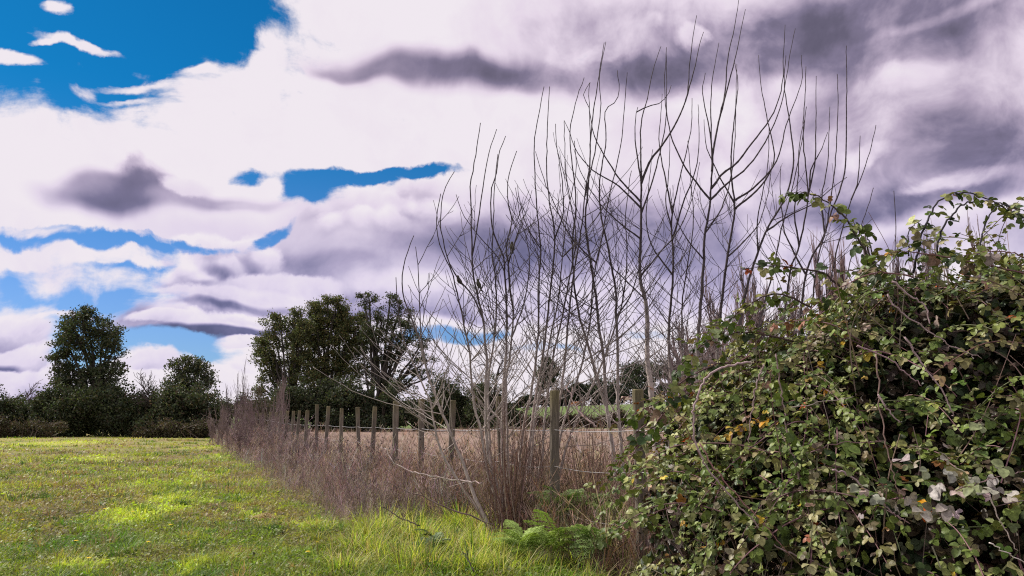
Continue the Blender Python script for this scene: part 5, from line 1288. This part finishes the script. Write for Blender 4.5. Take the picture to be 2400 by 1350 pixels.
def hemlock(px, py, label, nf, L_, col, seed, up=.5):
    global R
    keep, R = R, np.random.default_rng(seed); g = onground(px, py); g[2] = float(hfun(g[0], g[1]))
    o = empty('hemlock_plant', g, label, 'plant', 'ferny green plants at the foot of the poplars')
    for k in range(nf):
        mb = frond_mesh(L_ * R.uniform(.7, 1.15), L_ * .34, col, R); V = np.concatenate(mb.V)
        a = 2 * PI * k / nf + R.normal(0, .3); el_ = R.uniform(.1, 1.0) * up
        Rm = rotz(np.array([a]))[0] @ rotx(np.array([el_]))[0]
        W = V @ Rm.T + g + np.array([0, 0, (.08 + .30 * R.random()) * (1.1 if L_ > .45 else .8)])
        i0 = 0; b2 = MB()
        for v, c in zip(mb.V, mb.C):
            pass
        b2.V = [W]; b2.C = [np.concatenate(mb.C)]; b2.F = mb.F; b2.n = len(W)
        b2.build('frond', M_FERN, o)
    R = keep
GC, GC2 = (.28, .40, .14), (.34, .46, .12)
hemlock(1325, 1268, 'largest ferny green plant, arching beside the foot of the poplar clump', 20, .58, GC, 1, .75)
hemlock(1395, 1262, 'ferny green plant just right of the largest one', 14, .46, GC, 2, .65)
hemlock(1300, 1310, 'low ferny green plant below the largest one', 14, .44, GC2, 3, .8)
hemlock(1225, 1320, 'low ferny plant among the yellow green grass', 12, .38, GC2, 4, .7)
hemlock(1390, 1330, 'low ferny plant at the bottom, nearest to the bramble stems', 12, .40, GC, 5, .7)
hemlock(1440, 1280, 'bright ferny plant close to the left foot of the bramble', 12, .42, GC2, 6, .8)
hemlock(1010, 1310, 'dusty ferny plant hidden in the long grass at the bottom', 9, .24, (.16, .22, .10), 7)

# ------------------------------------------------------------------ broad leaved plants and flowers of the meadow
def rosette(name, label, cat, px, py, n, L_, col, seed, group=None, width=.38):
    rg = np.random.default_rng(seed); g = onground(px, py); g[2] = float(hfun(g[0], g[1])); o = empty(name, g, label, cat, group)
    T = np.linspace(0, 1, 7)
    for k in range(n):
        a = 2 * PI * k / n + rg.normal(0, .35); l = L_ * rg.uniform(.65, 1.15); up = rg.uniform(.35, 1.0); V = []
        for t in T:
            w = l * width * math.sin(PI * min(1, (t * .92 + .05))) ** .8 * .5; y = l * t; z = l * (up * t - (.5 + up * .4) * t * t)
            V += [(-w, y, z + w * .35), (0, y, z), (w, y, z + w * .35)]
        V = np.array(V) @ rotz(np.array([a]))[0].T + g + np.array([0, 0, .01])
        F_ = [];
        for i in range(len(T) - 1):
            for j in (0, 1): F_.append((3 * i + j, 3 * i + j + 1, 3 * i + j + 4, 3 * i + j + 3))
        mb = MB(); mb.add(V, [np.array(F_)], np.array(col) * rg.uniform(.8, 1.2)); mb.build('leaf', M_LEAF, o, smooth=True)
for i, (px, py, n, l, c, lab) in enumerate([
    (105, 1310, 6, .16, (.13, .22, .09), 'grey green dock plant near the bottom left corner, right of the pale one'), (8, 1340, 6, .18, (.22, .30, .17), 'pale dock plant cut by the bottom left corner'), (455, 1312, 5, .15, (.20, .28, .16), 'dock plant with one pale upturned leaf at the bottom centre left'),
    (400, 1325, 6, .16, (.10, .19, .06), 'dark dock plant at the bottom, left of the pale leaved one'), (575, 1228, 5, .15, (.17, .28, .10), 'dock plant just left below the straw heap'), (548, 1252, 5, .13, (.10, .20, .05), 'dark green dock plant left of the straw heap'),
    (505, 1235, 5, .13, (.10, .21, .04), 'bright green dock plant between the straw heap and the bright grass'), (690, 1232, 5, .12, (.11, .20, .05), 'dark green dock plant right of the straw heap'), (75, 1245, 7, .17, (.10, .19, .04), 'leafy green dock plant at the left below the worn patch'),
    (240, 1190, 6, .16, (.08, .17, .03), 'dark dock plant above the bright tussock'), (200, 1183, 6, .14, (.10, .20, .04), 'dock plant left of the dark one above the bright tussock')]):
    rosette('dock_plant', lab, 'plant', px, py, n, l, c, 200 + i, 'broad leaved dock plants in the meadow')
def flower(px, py, big, label, proto=[]):
    g = onground(px, py); g[2] = float(hfun(g[0], g[1])); s = 1.4 if big else .9
    if not proto:
        o = empty('yellow_flower', g, label, 'flower', 'yellow flowers scattered in the meadow')
        st = MB(); st.tube([g, g + [.004, 0, .05], g + [0, 0, .10]], .0018, (.12, .2, .04), 4); st.build('stem', M_GRASS, o)
        hd = MB(); n = 13
        for ring, (r, z) in enumerate(((.021, .0), (.015, .004))):
            for k in range(n):
                a = 2 * PI * (k + .5 * ring) / n; d = np.array([math.cos(a), math.sin(a), .15]); x = np.array([-math.sin(a), math.cos(a), 0]) * .004; c = g + np.array([0, 0, .10 + z])
                hd.add([c, c + d * r * .6 + x, c + d * r, c + d * r * .6 - x], [np.array([(0, 1, 2, 3)])], (.80, .60, .01))
        hd.build('flower_head', M_PETAL, o); proto.append(o); o.scale = (s,) * 3
    else: copy_tree(proto[0], g, R.uniform(0, 6), s, label)
FL = [(203, 1218, 0, 'small yellow flower at the left, first of the short row above the dark green dock'), (243, 1218, 1, 'large yellow flower in the middle of the row at the left of the bright tussocks'), (267, 1199, 0, 'yellow flower highest in the row left of the bright tussocks'),
      (310, 1222, 1, 'large yellow flower on the left edge of the bright tussock'), (338, 1233, 0, 'small yellow flower on the lower edge of the bright tussock'), (398, 1260, 1, 'largest yellow flower, below the bright tussock'), (404, 1238, 0, 'small yellow flower just above the largest one'),
      (176, 1297, 1, 'yellow flower low at the left above the bottom tussock'), (205, 1346, 1, 'yellow flower at the bottom edge among the left tussock'), (345, 1306, 1, 'yellow flower near the bottom, left of the pale dock leaf'), (52, 1240, 1, 'yellow flower near the left edge beside the leafy dock'),
      (17, 1250, 0, 'leftmost yellow flower, nearest to the left edge of the picture'), (165, 1232, 0, 'small yellow flower left of the row by the dark dock'), (543, 1175, 0, 'small yellow flower on the worn ground, left of the fence weeds'), (493, 1123, 0, 'yellow flower far out on the brownish worn strip'),
      (628, 1172, 0, 'yellow flower closest to the purplish weeds'), (556, 1203, 0, 'yellow flower just above and left of the straw heap'), (150, 1113, 0, 'farthest yellow flower at the left of the meadow'), (724, 1158, 0, 'yellow flower right beside the foot of the fence weeds'), (743, 1293, 0, 'yellow flower at the left edge of the long grass'), (720, 1338, 1, 'yellow flower at the bottom edge beside the long grass')]
for px, py, bg_, lab in FL:
    flower(px, py, bg_, lab)
def straw_heap():
    g = onground(622, 1225); mb = MB(); n = 900; a = R.uniform(0, 2 * PI, n); d = np.abs(R.normal(0, .5, n)) * .33
    X = g[0] + d * np.cos(a); Y = g[1] + d * np.sin(a); z = hfun(X, Y) + np.clip(.12 - d * .3, .01, .2) * R.random(n)
    yaw = R.uniform(0, 2 * PI, n); rot = rotz(yaw) @ rotx(-R.uniform(1.0, 1.6, n)); cols = palette([(.42, .33, .10), (.55, .43, .27), (.32, .20, .09)], (2, 2, 1), n, .15); L_ = R.uniform(.08, .2, n)
    mb.scatter(BL[1], np.stack([X, Y, z], 1), rot, np.stack([np.full(n, .06), L_, L_], 1), cols)
    o = mb.build('straw_heap', M_DRY); tag(o, 'small heap of matted yellow straw lying in the meadow', 'straw', kind='stuff')
straw_heap()
